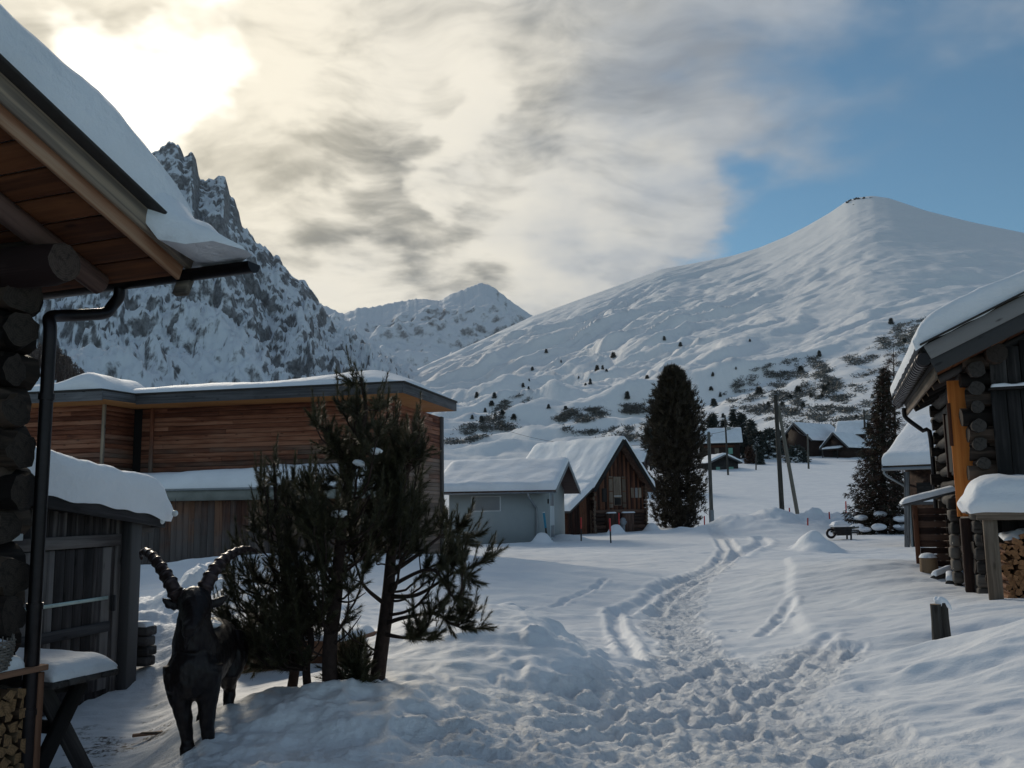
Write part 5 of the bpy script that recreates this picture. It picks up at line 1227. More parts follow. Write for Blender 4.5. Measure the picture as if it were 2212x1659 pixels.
def small_things():
    # weathered post in the snow
    p = GP(2036, 1398, 9.0); base = P(2036, 1403, 8.9); x, y = base[0], base[1]; g = G1(x, y); h = P(2036, 1302, 8.9)[2]-g
    T = thing('weathered_post', 'split grey wooden post with a tuft of snow on top in the right foreground', 'post', A(x, y, g))
    m = MB(); rr = random.Random(5)
    for (dx, dy, r, hh) in ((-.035, 0, .052, h*.97), (.038, .01, .046, h), (0., .035, .05, h*.92)):
        m.tube([A(x+dx, y+dy, g-.2), A(x+dx*1.05, y+dy, g+.1), A(x+dx*.95, y+dy, g+hh*.6), A(x+dx*1.02, y+dy, g+hh)], [r*1.1, r*1.04, r, r*.93], 12, .25)
    m.build('post_body', M['pole_wood'], T, 50)
    m = MB(); th = np.linspace(0, 2*math.pi, 25); m.grid(np.array([[A(x+.015+.075*math.sin(a)*math.cos(b)+.06*(1-math.cos(a))*.6, y+.03+.06*math.sin(a)*math.sin(b), g+h-.02+.075*math.cos(a)+.035*(1-math.cos(a))*.0+.02*math.sin(3*b)*math.sin(a)) for b in th] for a in np.linspace(0, 2.2, 12)]), flip=True)
    m.build('snow_cap', M['snow'], T, 180)
    # red marker stakes
    def stake(u, vt, vb, d, label, lean=0., col='red', low=.0, first=[None]):
        b = P(u+lean, vb, d); t = P(u, vt, d); g = G1(b[0], b[1]); b[2] = min(b[2], g)-.15
        T = thing('marker_stake', label, 'marker stake', A(b[0], b[1], b[2]), 'snow marker stakes along the way'); k = b+(t-b)*low
        m = MB(); m.tube([k, t], .036, 10); m.tube([t, t+(t-b)*.004], [.036, .02], 10); m.build('painted_top', M[col], T, 60)
        m = MB(); m.tube([b, k], .030, 10); m.build('bare_foot', M['pole_wood'], T, 60); return T
    stake(1255, 1118, 1173, 38, 'red and grey marker stake close to the corner of the grey utility building', .5, low=.62)
    stake(1317, 1120, 1180, 36, 'red and grey marker stake standing alone in front of the brown barn', 3, low=.6)
    stake(1337, 1108, 1138, 47, 'short red marker stake in a snow heap against the brown barn wall', .5, low=.3)
    stake(1521.5, 1115, 1145, 52, 'red marker stake between the stone pine and the grey pole', .5, low=.2)
    stake(1745, 1119, 1163, 43, 'thick red marker stake at the right end of the rail fence', -1, low=.0)
    stake(1791, 1106, 1150, 45, 'tall slightly leaning red marker stake near the snowed-in dark object', 3, low=.3)
    stake(1827, 1083, 1126, 50, 'thin red marker stake furthest back in the field before the spruce', .8, low=.1)
    stake(1867, 1098, 1140, 43, 'red marker stake against the lower spruce branches', 2, low=.1)
    stake(1705, 1097, 1140, 47, 'thin red and grey marker stake beside the rail fence posts', 3, low=.55)
    t_, b_ = P(1174.5, 1106, 36.2), P(1182, 1181, 36.2); g = G1(b_[0], b_[1]); b_[2] = g-.15
    T = thing('blue_stake', 'blue marker stake leaning by the grey utility building door', 'marker stake', b_); k = b_+(t_-b_)*.42
    m = MB(); m.tube([k, t_-(t_-b_)*.03], .045, 10); m.build('painted_top', M['blue'], T, 60); m = MB(); m.tube([t_-(t_-b_)*.03, t_], .046, 10); m.build('white_tip', M['white_paint'], T, 60); m = MB(); m.tube([b_, k], .038, 10); m.build('bare_foot', M['pole_wood'], T, 60)
    # hydrant-like marker by the barn and boulder shapes
    p = P(1346, 1140, 47.2); g = G1(p[0], p[1]); T = thing('hydrant', 'small blue-grey hydrant with snow on top by the brown barn wall', 'hydrant', A(p[0], p[1], g)); m = MB(); m.tube([A(p[0], p[1], g-.2), A(p[0], p[1], g+.3), A(p[0], p[1], g+.34), A(p[0], p[1], g+.62), A(p[0], p[1], g+.7)], [.10, .10, .15, .15, .07], 14); m.tube([A(p[0]-.2, p[1], g+.46), A(p[0]+.2, p[1], g+.46)], .06, 10); m.build('hydrant_body', M['metal_grey'], T, 50)
    # telegraph poles
    def pole(name, label, u, vt, vb, d, r, u2=None, grp='wooden line poles', d2=None):
        b = P(u if u2 is None else u2, vb, d); t = P(u, vt, d if d2 is None else d2); b[2] = min(b[2], G1(b[0], b[1]))-.1
        T = thing(name, label, 'pole', b, grp); m = MB(); m.tube([b+(t-b)*k for k in (0, .3, .6, 1.)], [r*1.15, r*1.08, r, r*.86], 12, .05); m.build('pole_shaft', M['pole_wood'], T, 50)
        m = MB(); m.tube([t-UP*.01, t+UP*.05], [r*.9, r*.3], 10); m.build('pole_cap', M['metal_grey'], T, 60); return T, b, t
    T, b, t1 = pole('line_pole', 'grey pole with a metal sleeve just right of the stone pine', 1531, 934, 1146, 52, .105, 1538)
    m = MB(); m.tube([b+(t1-b)*.05, b+(t1-b)*.22], .150, 14); m.build('sleeve', M['metal_grey'], T, 60)
    T, b2, t2 = pole('line_pole', 'tall upright dark pole of the braced pair in the field', 1675, 853, 1133, 60, .150, 1691)
    T, b3, t3 = pole('line_pole', 'slanting brace pole leaning against the tall upright pole', 1681, 876, 1121, 61.5, .125, 1726, d2=60.3)
    m = MB(); m.tube([t3+A(-.35, 0, -.3), t3+A(.25, 0, -.25)], .05, 8); m.build('bolt', M['metal_dark'], T)
    pole('line_pole', 'slender pole in front of the chalet roof', 1566, 897, 1029, 118, .12, 1573)
    T, b5, t5 = pole('line_pole', 'slender pole in front of the larger far barn', 1744.5, 938, 1019, 125, .12, 1747)
    pole('line_pole', 'slender pole beside the tall spruce top', 1866, 885, 940, 148, .16, 1868)
    pole('line_pole', 'short thin pole left of the braced pair among shrubs', 1633.5, 970, 1024, 125, .09, 1633)
    # rail fence
    a, b = P(1582, 1146, 49), P(1742, 1130, 50); ga = A(a[0], a[1], a[2]); T = thing('rail_fence', 'low grey rail fence half buried in snow below the braced poles', 'fence', A(*(a+b)[:2]/2, G1(*((a+b)[:2]/2))-.1))
    m = MB(); k = a+(b-a)*.28; m.tube([a-UP*.0, k], .055, 10, .1); m.build('rail', M['pole_wood'], T, 50); m = MB(); m.tube([k+(b-a)*.10-UP*.02, b+UP*.04], .065, 10, .1); m.build('rail', M['pole_wood'], T, 50)
    for f, h in ((.69, .55), (.73, .35), (.76, .4)):
        p = a+(b-a)*f; m = MB(); m.tube([A(p[0], p[1]-.1, p[2]-.9), A(p[0]+.01, p[1]-.1, p[2]+h)], .055, 10, .1); m.build('fence_post', M['pole_wood'], T, 50)
    m = MB(); p = b+UP*.1; m.box(p, A(1, 0, 0), A(0, 1, 0), UP, (.28, .25, .22), .03); m.build('end_block', M['pole_wood'], T)
    # unidentified dark object under snow, modelled as a barrow: box with handles
    p = P(1822, 1149, 36.); g = G1(p[0], p[1]); T = thing('unknown_object', 'unidentified dark object, modelled as a barrow, half buried in snow near the spruce', 'unknown_object', A(p[0], p[1], g))
    m = MB(); x, y = p[0], p[1]
    m.prism([A(x-.33, y-.25, g+.16), A(x+.17, y-.25, g+.16), A(x+.25, y-.25, g+.50), A(x-.43, y-.25, g+.50)], A(0, .5, 0)); m.build('tray', M['dark_plank'], T)
    m = MB(); th = np.linspace(0, 2*math.pi, 21); m.tube([A(x-.50+.16*math.cos(q), y, g+.24+.16*math.sin(q)) for q in th], .05, 8, caps=False); m.build('wheel', M['metal_dark'], T, 60)
    for sy in (-.22, .22):
        m = MB(); m.beam(A(x-.48, y+sy*.4, g+.3), A(x+.55, y+sy, g+.48), .06, .05); m.build('handle', M['pole_wood'], T)
        m = MB(); m.beam(A(x+.20, y+sy, g-.1), A(x+.23, y+sy, g+.42), .06, .05); m.build('leg', M['dark_plank'], T)
    m = MB(); snow_patch(m, A(x-.44, y-.27, g+.5), A(x+.17, y-.27, g+.5), A(x+.17, y+.27, g+.5), A(x-.44, y+.27, g+.5), .24, 24, 16, (.25, .3), (.25, .25), .05, seed=3); m.build('snow_cover', M['snow'], T, 60)
    # plank crate behind the pines
    a, b = P(512, 1378, 8.6), P(742, 1376, 8.3); za, zb = a[2], -.25; d = nrm(A(*(b-a)[:2], 0)); n = A(-d[1], d[0], 0); L = np.linalg.norm((b-a)[:2])
    T = thing('plank_box', 'low reddish plank box of a raised bed standing behind the pine trunks', 'planter', A(*((a+b)/2)[:2], zb))
    m = MB()
    for k in range(4): z = za-.07-k*.135; m.beam(A(a[0], a[1], z), A(a[0], a[1], z)+d*L, .128, .03, side=UP); m.beam(A(a[0], a[1], z)+n*.03, A(a[0], a[1], z)+n*.7, .128, .03, side=UP); m.beam(A(a[0], a[1], z)+d*L+n*.03, A(a[0], a[1], z)+d*L+n*.7, .128, .03, side=UP)
    m.build('side_planks', M['crate'], T)
    m = MB(); 
    for f in (.04, .62, .97): m.beam(A(a[0], a[1], zb)+d*L*f-n*.025, A(a[0], a[1], za-.01)+d*L*f-n*.025, .07, .02, side=d)
    m.build('batten', M['crate'], T)
    m = MB(); c = A(a[0], a[1], za-.02); snow_patch(m, c+n*.02, c+d*L+n*.02, c+d*L+n*.7, c+n*.7, .07, 30, 16, (.1, .1), (.06, .06), 0., amp=.04, seed=7); m.build('snow_cover', M['snow'], T, 60)
    # overhead wires
    def wire(label, p0, p1, sag):
        t = np.linspace(0, 1, 26); pts = [p0+(p1-p0)*k-UP*sag*4*k*(1-k) for k in t]; m = MB(); m.tube(pts, .012, 5); m.solo('overhead_wire', M['metal_dark'], label, 'wire', p0, 'overhead wires')
    wire('thin wire running left from the grey pole over the brown barn roof', t1-UP*.15, P(1080, 925, 70), 1.0)
    wire('thin wire from the grey pole up to the braced pole top', t1-UP*.1, t2-UP*.2, .5)
    wire('thin wire from the braced pole to the slender pole by the far barn', t2-UP*.15, t5-UP*.1, .9)
small_things()
# ------------------------------------------------------------------ trees
def inpoly(u, v, poly):
    c = False; n = len(poly); j = n-1
    for i in range(n):
        a, b = poly[i], poly[j]
        if (a[1] > v) != (b[1] > v) and u < (b[0]-a[0])*(v-a[1])/(b[1]-a[1])+a[0]: c = not c
        j = i
    return c
def needle_shoots(mb, base, dirs, lens, per, nl, nw, spread=.85, dark=(.15, .75)):
    """bottle-brush shoots: 'per' thin needles round each axis"""
    base = np.asarray(base); dirs = np.asarray(dirs); lens = np.asarray(lens); n = len(base)
    a = np.cross(dirs, A(.3, .2, 1)); a /= np.linalg.norm(a, axis=1)[:, None]+1e-9; b = np.cross(dirs, a)
    t = rng.random((n, per)); th = rng.random((n, per))*2*math.pi
    p = base[:, None] + dirs[:, None]*(t*lens[:, None])[..., None]
    rad = np.cos(th)[..., None]*a[:, None]+np.sin(th)[..., None]*b[:, None]
    fw = .55+.5*t + rng.normal(0, .12, (n, per))
    d = dirs[:, None]*fw[..., None] + rad*(spread*(1.05-.45*t))[..., None]; d /= np.linalg.norm(d, axis=2)[..., None]
    L = nl*(.7+.5*rng.random((n, per)))
    d[..., 2] -= .06
    sd = np.cross(d, rad+A(.01, .02, .03)); sd /= np.linalg.norm(sd, axis=2)[..., None]+1e-9
    v0 = p - sd*nw*.5; v1 = p + sd*nw*.5; v2 = p + d*L[..., None]
    V = np.stack([v0, v1, v2], 2).reshape(-1, 3); k = n*per
    sh = np.clip(rng.normal(.45, .2, n), 0, 1)[:, None]*.7+rng.random((n, per))*.3
    T = np.repeat(np.stack([sh.ravel(), np.zeros(k), np.zeros(k)], 1), 3, 0)
    mb.add(V, [np.arange(k*3).reshape(-1, 3)], V, T)
def pine(label, dep, trunk, poly, n_tips, seed, r0=.055, limbs=(), low=(), snow=(), dens=1., thick=.75, ang=.62):
    """mountain pine: trunk along (u, v) points at depth dep; branch tips spread through the crown outline, at real depths in front and behind"""
    global rng
    rng_keep = rng; rng = np.random.default_rng(seed); rr = random.Random(seed)
    tp = [P(u, v, dep) for u, v in trunk]; g = G1(tp[0][0], tp[0][1]); tp[0][2] = min(tp[0][2], g)-.06
    T = thing('mountain_pine', label, 'tree', A(tp[0][0], tp[0][1], g), 'mountain pines behind the ibex')
    c = smooth_line(tp, 60); tt = np.linspace(0, 1, 60)
    m = MB(); m.tube(c, r0*(1-tt)**.8+.008, 12, .12); m.build('trunk', M['bark'], T, 60)
    br = MB(); B, D, L = [], [], []
    def shoots_along(path, s0, n, ln, up):
        k = len(path)
        for _ in range(n):
            t = s0+(1-s0)*rr.random()**.8; i = min(int(t*(k-1)), k-2); p = path[i]+(path[i+1]-path[i])*(t*(k-1)-i); ax = nrm(path[i+1]-path[i])
            d = nrm(ax*.9 + A(rr.gauss(0, .55), rr.gauss(0, .55), up+rr.gauss(0, .3))); B.append(p); D.append(d); L.append(ln*rr.uniform(.6, 1.15))
        B.append(path[-1]-nrm(path[-1]-path[-2])*.02); D.append(nrm(path[-1]-path[-2]+A(0, 0, .03))); L.append(ln*1.2)
        B.append(path[-2]); D.append(nrm(nrm(path[-1]-path[-2])*.35+A(rr.gauss(0, .12), rr.gauss(0, .12), .9))); L.append(ln*rr.uniform(1.4, 2.0))
    def limb(start, tip, r, n, ln=.13, s0=.30, sagk=.25):
        d = tip-start; Ld = np.linalg.norm(d); h = A(d[0], d[1], 0); kk = rr.uniform(.15, .5); mid = start+h*.55+UP*(d[2]*kk-.02*Ld)+A(rr.gauss(0, .03), rr.gauss(0, .03), 0)
        pth = smooth_line([start, start+h*.25+UP*d[2]*.06, mid, start+h*.85+UP*d[2]*.62, tip], 22)
        pth = pth + np.cumsum(np.array([[rr.gauss(0, .004), rr.gauss(0, .004), rr.gauss(0, .003)] for _ in range(22)]), 0)
        br.tube(pth, np.linspace(r, .004, 22), 7); shoots_along(pth, s0, n, ln, .35); return pth
    uu = [p[0] for p in poly]; vv = [p[1] for p in poly]; done = 0; tries = 0; u0c = sum(uu)/len(uu); v0c = sum(vv)/len(vv)
    while done < n_tips and tries < n_tips*60:
        tries += 1; u = rr.uniform(min(uu), max(uu)); v = rr.uniform(min(vv), max(vv))
        if not inpoly(u, v, poly): continue
        u = u0c+(u-u0c)*.93-14; v = v0c+(v-v0c)*.97
        # depth offset: a round crown
        k = max(.15, thick*math.sqrt(max(.05, 1-abs((u-sum(uu)/len(uu))/(max(uu)-min(uu))*1.9)**2)))
        dd = dep+rr.uniform(-k, k)*.85
        tip = P(u, v, dd)
        z = tip[2]-np.hypot(tip[0]-c[30][0], tip[1]-c[30][1])*ang*rr.uniform(.8, 1.3)-.05
        i = int(np.argmin(np.abs(c[:, 2]-z))); i = min(max(i+rr.randint(-6, 6), 12), 57); d = tip-c[i]
        if np.linalg.norm(d) < .10: continue
        limb(c[i], tip, .005+.010*min(1, np.linalg.norm(d)), int(9*dens), rr.uniform(.11, .17)); done += 1
    for l in limbs:
        l3 = [P(u, v, d_) for u, v, d_ in l]; l3[0] = c[int(np.argmin(np.linalg.norm(c-l3[0], axis=1)))]
        pth = smooth_line(l3, 40); br.tube(pth, np.linspace(.020, .005, 40), 8, .1); shoots_along(pth, .72, int(12*dens), .14, .35)
        for _ in range(6):
            i = rr.randrange(18, 38); q = pth[i]+nrm(pth[i+1]-pth[i])*rr.uniform(.06, .16)+A(rr.gauss(0, .08), rr.gauss(0, .10), rr.uniform(-.02, .20)); sub = smooth_line([pth[i], (pth[i]+q)/2-UP*.02, q], 8); br.tube(sub, np.linspace(.006, .003, 8), 5); shoots_along(sub, .3, int(6*dens), .12, .3)
    for u0, v0, u1, v1 in low:               # bare dead twigs low on the trunk
        a = P(u0, v0, dep); a = c[int(np.argmin(np.linalg.norm(c-a, axis=1)))]; b = P(u1, v1, dep+rr.uniform(-.3, .3)); br.tube(smooth_line([a, (a+b)/2-UP*.04, b], 10), np.linspace(.010, .003, 10), 6)
    d = nrm(c[-1]-c[-6]); 
    for s in np.linspace(.5, 1, 14): i = min(int(s*59), 58); B.append(c[i]); D.append(nrm(d+A(rr.gauss(0, .25), rr.gauss(0, .25), rr.random()*.2))); L.append(.15)
    br.build('branches', M['bark'], T, 60)
    m = MB(); needle_shoots(m, B, D, L, 105, .052, .0046); m.build('needles', M['needles'], T)
    for (u, v, d_, s) in snow:
        p = P(u, v, d_); m = MB(); th = np.linspace(0, 2*math.pi, 19); ph = np.linspace(0, math.pi, 11); tl = rr.uniform(-.5, .5)
        m.grid(np.array([[p+s*.8*(1+.38*float(pn(A(3.1*math.cos(b)*math.sin(a)+u), A(3.1*math.sin(b)*math.sin(a)+2.*math.cos(a)), 7)[0]))*A(1.25*math.sin(a)*math.cos(b), .8*math.sin(a)*math.sin(b), .62*math.cos(a)+tl*math.sin(a)*math.cos(b)) for b in th] for a in ph]), flip=True); m.build('snow_clump', M['snow'], T, 180)
    rng = rng_keep
def near_pines():
    pine('tallest mountain pine, its dark crown rising above the flat roof edge behind the ibex', 6.85, [(716, 1502), (712, 1400), (724, 1300), (732, 1200), (745, 1080), (770, 960), (790, 890), (778, 815)],
         [(758, 812), (790, 822), (838, 850), (872, 880), (890, 950), (905, 1060), (880, 1180), (820, 1270), (720, 1330), (620, 1280), (590, 1130), (620, 1040), (660, 970), (690, 900), (715, 920), (722, 860), (745, 855)], 76, 3, .056,
         limbs=(), low=((716, 1400, 780, 1330), (722, 1330, 800, 1400), (714, 1420, 640, 1370), (716, 1360, 660, 1270), (725, 1300, 790, 1280)), snow=((812, 975, 6.62, .05), (775, 1000, 6.5, .045), (732, 1110, 6.45, .055)), dens=1.15)
    pine('mountain pine leaning over the snowbank, farthest from the ibex, with long bare low limbs', 7.15, [(812, 1472), (824, 1400), (838, 1290), (846, 1190), (866, 1070), (890, 980), (900, 915)],
         [(900, 900), (930, 915), (945, 945), (970, 985), (985, 1015), (965, 1040), (930, 1095), (995, 1160), (1000, 1200), (980, 1210), (930, 1150), (880, 1230), (820, 1200), (795, 1050), (830, 960), (865, 900)], 60, 5, .055,
         limbs=([(832, 1350, 7.1), (870, 1335, 7.0), (940, 1325, 6.9), (970, 1345, 6.85), (1000, 1358, 6.8)], [(840, 1290, 7.1), (900, 1285, 7.0), (960, 1250, 6.9), (990, 1235, 6.85), (1015, 1255, 6.8)], [(846, 1240, 7.1), (900, 1200, 7.2), (950, 1160, 7.3), (970, 1155, 7.4), (1005, 1175, 7.4)], [(836, 1310, 7.1), (790, 1270, 7.0), (772, 1230, 6.95), (760, 1190, 6.9)], [(828, 1370, 7.1), (880, 1378, 6.9), (915, 1370, 6.8)], [(842, 1270, 7.1), (930, 1230, 6.6), (980, 1290, 6.4), (1005, 1265, 6.35)]),
         low=((822, 1410, 770, 1360), (826, 1380, 790, 1420)), dens=1.1)
    pine('thinner mountain pine nearest the ibex with needles down to the snow', 7.3, [(628, 1490), (640, 1400), (622, 1300), (606, 1190), (596, 1080), (592, 1000)],
         [(588, 985), (640, 990), (668, 1080), (680, 1200), (690, 1300), (650, 1420), (560, 1465), (510, 1440), (478, 1340), (470, 1270), (500, 1230), (505, 1130), (545, 1060)], 66, 8, .036,
         low=((636, 1400, 690, 1350), (632, 1380, 580, 1360)), dens=.95, thick=.6)
    pine('low forked pine sapling between the thin pine and the middle trunk', 7.0, [(668, 1492), (662, 1440), (672, 1380), (650, 1290), (640, 1200)],
         [(600, 1320), (700, 1290), (720, 1350), (700, 1400), (560, 1450), (510, 1450), (480, 1380)], 34, 11, .026, low=((664, 1430, 700, 1390),), dens=.8, thick=.5)
    pine('bushy pine seedling at the foot of the pine with bare low limbs', 6.95, [(768, 1480), (772, 1450), (776, 1410)], [(728, 1470), (740, 1420), (790, 1400), (822, 1440), (815, 1480), (760, 1490)], 16, 13, .016, dens=.9, thick=.25)
near_pines()
def tuft_crown(mb, pts, dirs, n, size, w, up=.3, sh=None):
    """many small sprays: n thin blades at every point"""
    pts = np.asarray(pts); dirs = np.asarray(dirs); k = len(pts)
    d = dirs[:, None] + rng.normal(0, .62, (k, n, 3)); d[..., 2] += up; d /= np.linalg.norm(d, axis=2)[..., None]
    s = np.cross(d, rng.normal(0, 1, (k, n, 3))); s /= np.linalg.norm(s, axis=2)[..., None]
    L = size*(.6+.7*rng.random((k, n, 1))); p = pts[:, None]+rng.normal(0, size*.18, (k, n, 3))
    V = np.stack([p-s*w*.5, p+s*w*.5, p+d*L+s*w*.18, p+d*L-s*w*.18], 2).reshape(-1, 3)
    t = (np.clip(rng.normal(.4, .22, k), 0, 1) if sh is None else sh)[:, None]*.75+.25*rng.random((k, n)); q = k*n
    T = np.repeat(np.stack([t.ravel(), np.zeros(q), np.zeros(q)], 1), 4, 0); mb.add(V, [np.arange(q*4).reshape(-1, 4)], V, T)
def big_conifers():
    # the tall dense stone pine
    u0, d = 1466, 56.; b = P(u0, 1146, d); g = G1(b[0], b[1]); top = P(1466, 788, d)[2]; H = top-g; b[2] = g
    T = thing('stone_pine', 'tall dense dark stone pine standing alone beside the brown barn', 'tree', b)
    m = MB(); m.tube([b-UP*.2, b+UP*1.5, b+UP*5, b+UP*(H-.4)], [.28, .25, .17, .03], 12, .1); m.build('trunk', M['bark'], T, 60)
    hz = [0, .05, .15, .30, .42, .52, .62, .72, .82, .90, .96, 1.]; rz = [1.25, 1.72, 1.72, 1.78, 1.90, 1.86, 1.66, 1.36, 1.00, .62, .30, .03]
    pts, dr = [], []; rr = random.Random(4); br = MB()
    for k in range(430):
        h = .02+.97*(k/430)**.95; R = np.interp(h, hz, rz)*(.74+.36*rr.random()); a = k*2.39996+rr.gauss(0, .3); z0 = g+h*H
        dv = A(math.cos(a), math.sin(a), 0); n = 9 if h < .34 else 15
        # tips sweep upwards
        drop = -.15 if h < .3 else .1
        for j in range(n):
            f = .35+.65*(j+rr.random())/n; q = A(b[0], b[1], z0)+dv*R*f+UP*(R*(.55*(f-.2)**2*2+drop*f)-.25)+A(rr.gauss(0, .16), rr.gauss(0, .16), rr.gauss(0, .12)); q[2] = min(q[2], g+H-.05*R*f); pts.append(q); dr.append(nrm(dv*.8+UP*.55))
        br.tube([A(b[0], b[1], z0-.25), A(b[0], b[1], z0-.2)+dv*R*.5, A(b[0], b[1], z0-.05)+dv*R*.85], [.035, .025, .01], 5)
    br.build('branches', M['bark'], T); m = MB(); tuft_crown(m, pts, dr, 12, .24, .045, .45); m.build('crown', M['stone_pine'], T)
    # spruce by the far barn with drooping boughs, snow at its foot
    def spruce(name, label, u, vb, vt, d, R0, mat, seed, nb=230, brown=None, bend=0., dens=8):
        b = P(u, vb, d); g = G1(b[0], b[1]); b[2] = g; top = P(u+bend, vt, d); H = top[2]-g; rr = random.Random(seed)
        T = thing(name, label, 'tree', b); ax = (top-b)
        m = MB(); m.tube([b-UP*.3, b+ax*.3, b+ax*.7, top], [.20, .15, .08, .012], 10, .1); m.build('trunk', M['bark'], T, 60)
        pts, dr = [], []; br = MB(); pt2, dr2 = [], []
        for k in range(nb):
            h = .04+.95*(k/nb)**1.05; R = R0*(1-h)**.85*(.72+.5*rr.random())+.07; a = k*2.39996+rr.gauss(0, .25); dv = A(math.cos(a), math.sin(a), 0); c = b+ax*h
            tip = c+dv*R+UP*(-.38*R+.10*R); mid = c+dv*R*.5+UP*(-.24*R); br.tube([c, mid, tip], [.03*(1-h)+.008, .018*(1-h)+.006, .004], 5)
            nn = int(3+R*11)
            for j in range(nn):
                f = .18+.82*(j+rr.random())/nn; s = rr.uniform(-1, 1); q = c+dv*R*f+UP*(-.50*R*f*(1-f*.55))+A(-dv[1], dv[0], 0)*s*.30*R*(1.1-f)+UP*rr.gauss(-.03, .05)
                (pt2 if brown and rr.random() < brown and h > .08 else pts).append(q); (dr2 if len(pt2)+len(pts) and pt2 and pt2[-1] is q else dr).append(nrm(dv*.7+A(-dv[1], dv[0], 0)*s*.5-UP*.25))
        br.build('branches', M['bark'], T); m = MB(); tuft_crown(m, pts, dr, dens, .17, .035, -.12); m.build('crown', M[mat], T)
        if pt2: m = MB(); tuft_crown(m, pt2, dr2, dens, .18, .03, -.1); m.build('brown_twigs', M['spruce_brown'], T)
        return T, b, H, pts
    T, b, H, pts = spruce('spruce', 'tall brownish spruce with drooping boughs in front of the small barn', 1906, 1150, 790, 41., 1.75, 'spruce', 21, 260, .45, 3)
    m = MB(); rr = random.Random(6)
    for i in range(13):
        a = rr.uniform(-2.9, -.6); s = rr.uniform(.12, .28); r = rr.uniform(.5, 1.7); p = b+A(math.cos(a)*r, math.sin(a)*r, rr.uniform(.1, 1.0)*(1.6-r*.6)); th = np.linspace(0, 2*math.pi, 13); ph = np.linspace(0, math.pi, 8)
        m.grid(np.array([[p+s*A(1.2*math.sin(x)*math.cos(y), 1.0*math.sin(x)*math.sin(y), .48*math.cos(x))*(1+.25*math.sin(3*y+i)) for y in th] for x in ph]), flip=True)
    m.build('snow_on_boughs', M['snow'], T, 180)
    # bare larch behind it
    b = P(1932, 1140, 47.); g = G1(b[0], b[1]); b[2] = g; top = P(1930, 752, 47.); T = thing('bare_larch', 'leafless pale-brown larch rising beside the tall spruce', 'tree', b); m = MB(); ax = top-b; rr = random.Random(8)
    m.tube([b, b+ax*.5+A(.06, 0, 0), top], [.13, .08, .012], 8); m.build('trunk', M['bark'], T, 60); m = MB(); pts, dr = [], []
    for k in range(120):
        h = .15+.82*rr.random(); a = rr.random()*6.28; R = (1-h)*1.3+.22; c = b+ax*h; dv = A(math.cos(a), math.sin(a), .25); m.tube([c, c+dv*R*.5, c+dv*R+UP*.06], [.014, .010, .005], 4)
        for j in range(6): f = .3+.7*rr.random(); pts.append(c+dv*R*f); dr.append(nrm(dv+A(rr.gauss(0, .5), rr.gauss(0, .5), rr.gauss(0, .4))))
    m.build('branches', M['spruce_brown'], T); m = MB(); tuft_crown(m, pts, dr, 3, .22, .014, .1); m.build('twigs', M['spruce_brown'], T)
    return spruce
SPRUCE = big_conifers()
def conifer_mesh(H, R, seed, nb=60, per=6, w=.12, size=.5, e=.9):
    rr = random.Random(seed); pts, dr = [], []
    for k in range(nb):
        h = .06+.92*(k/nb); r = R*(1-h)**e*(.75+.5*rr.random())+.02*R; a = k*2.39996; dv = A(math.cos(a), math.sin(a), 0)
        for f in (.35, .65, .95): pts.append(dv*r*f+UP*(h*H-.25*r*f)+A(rr.gauss(0, .05*R), rr.gauss(0, .05*R), rr.gauss(0, .02*H))); dr.append(nrm(dv-UP*.15))
    m = MB(); tuft_crown(m, pts, dr, per, size, w, -.05)
    t = MB(); t.tube([A(0, 0, -.3*R), A(0, 0, H*.5), A(0, 0, H*.97)], [R*.09, R*.06, R*.012], 7)
    return m, t
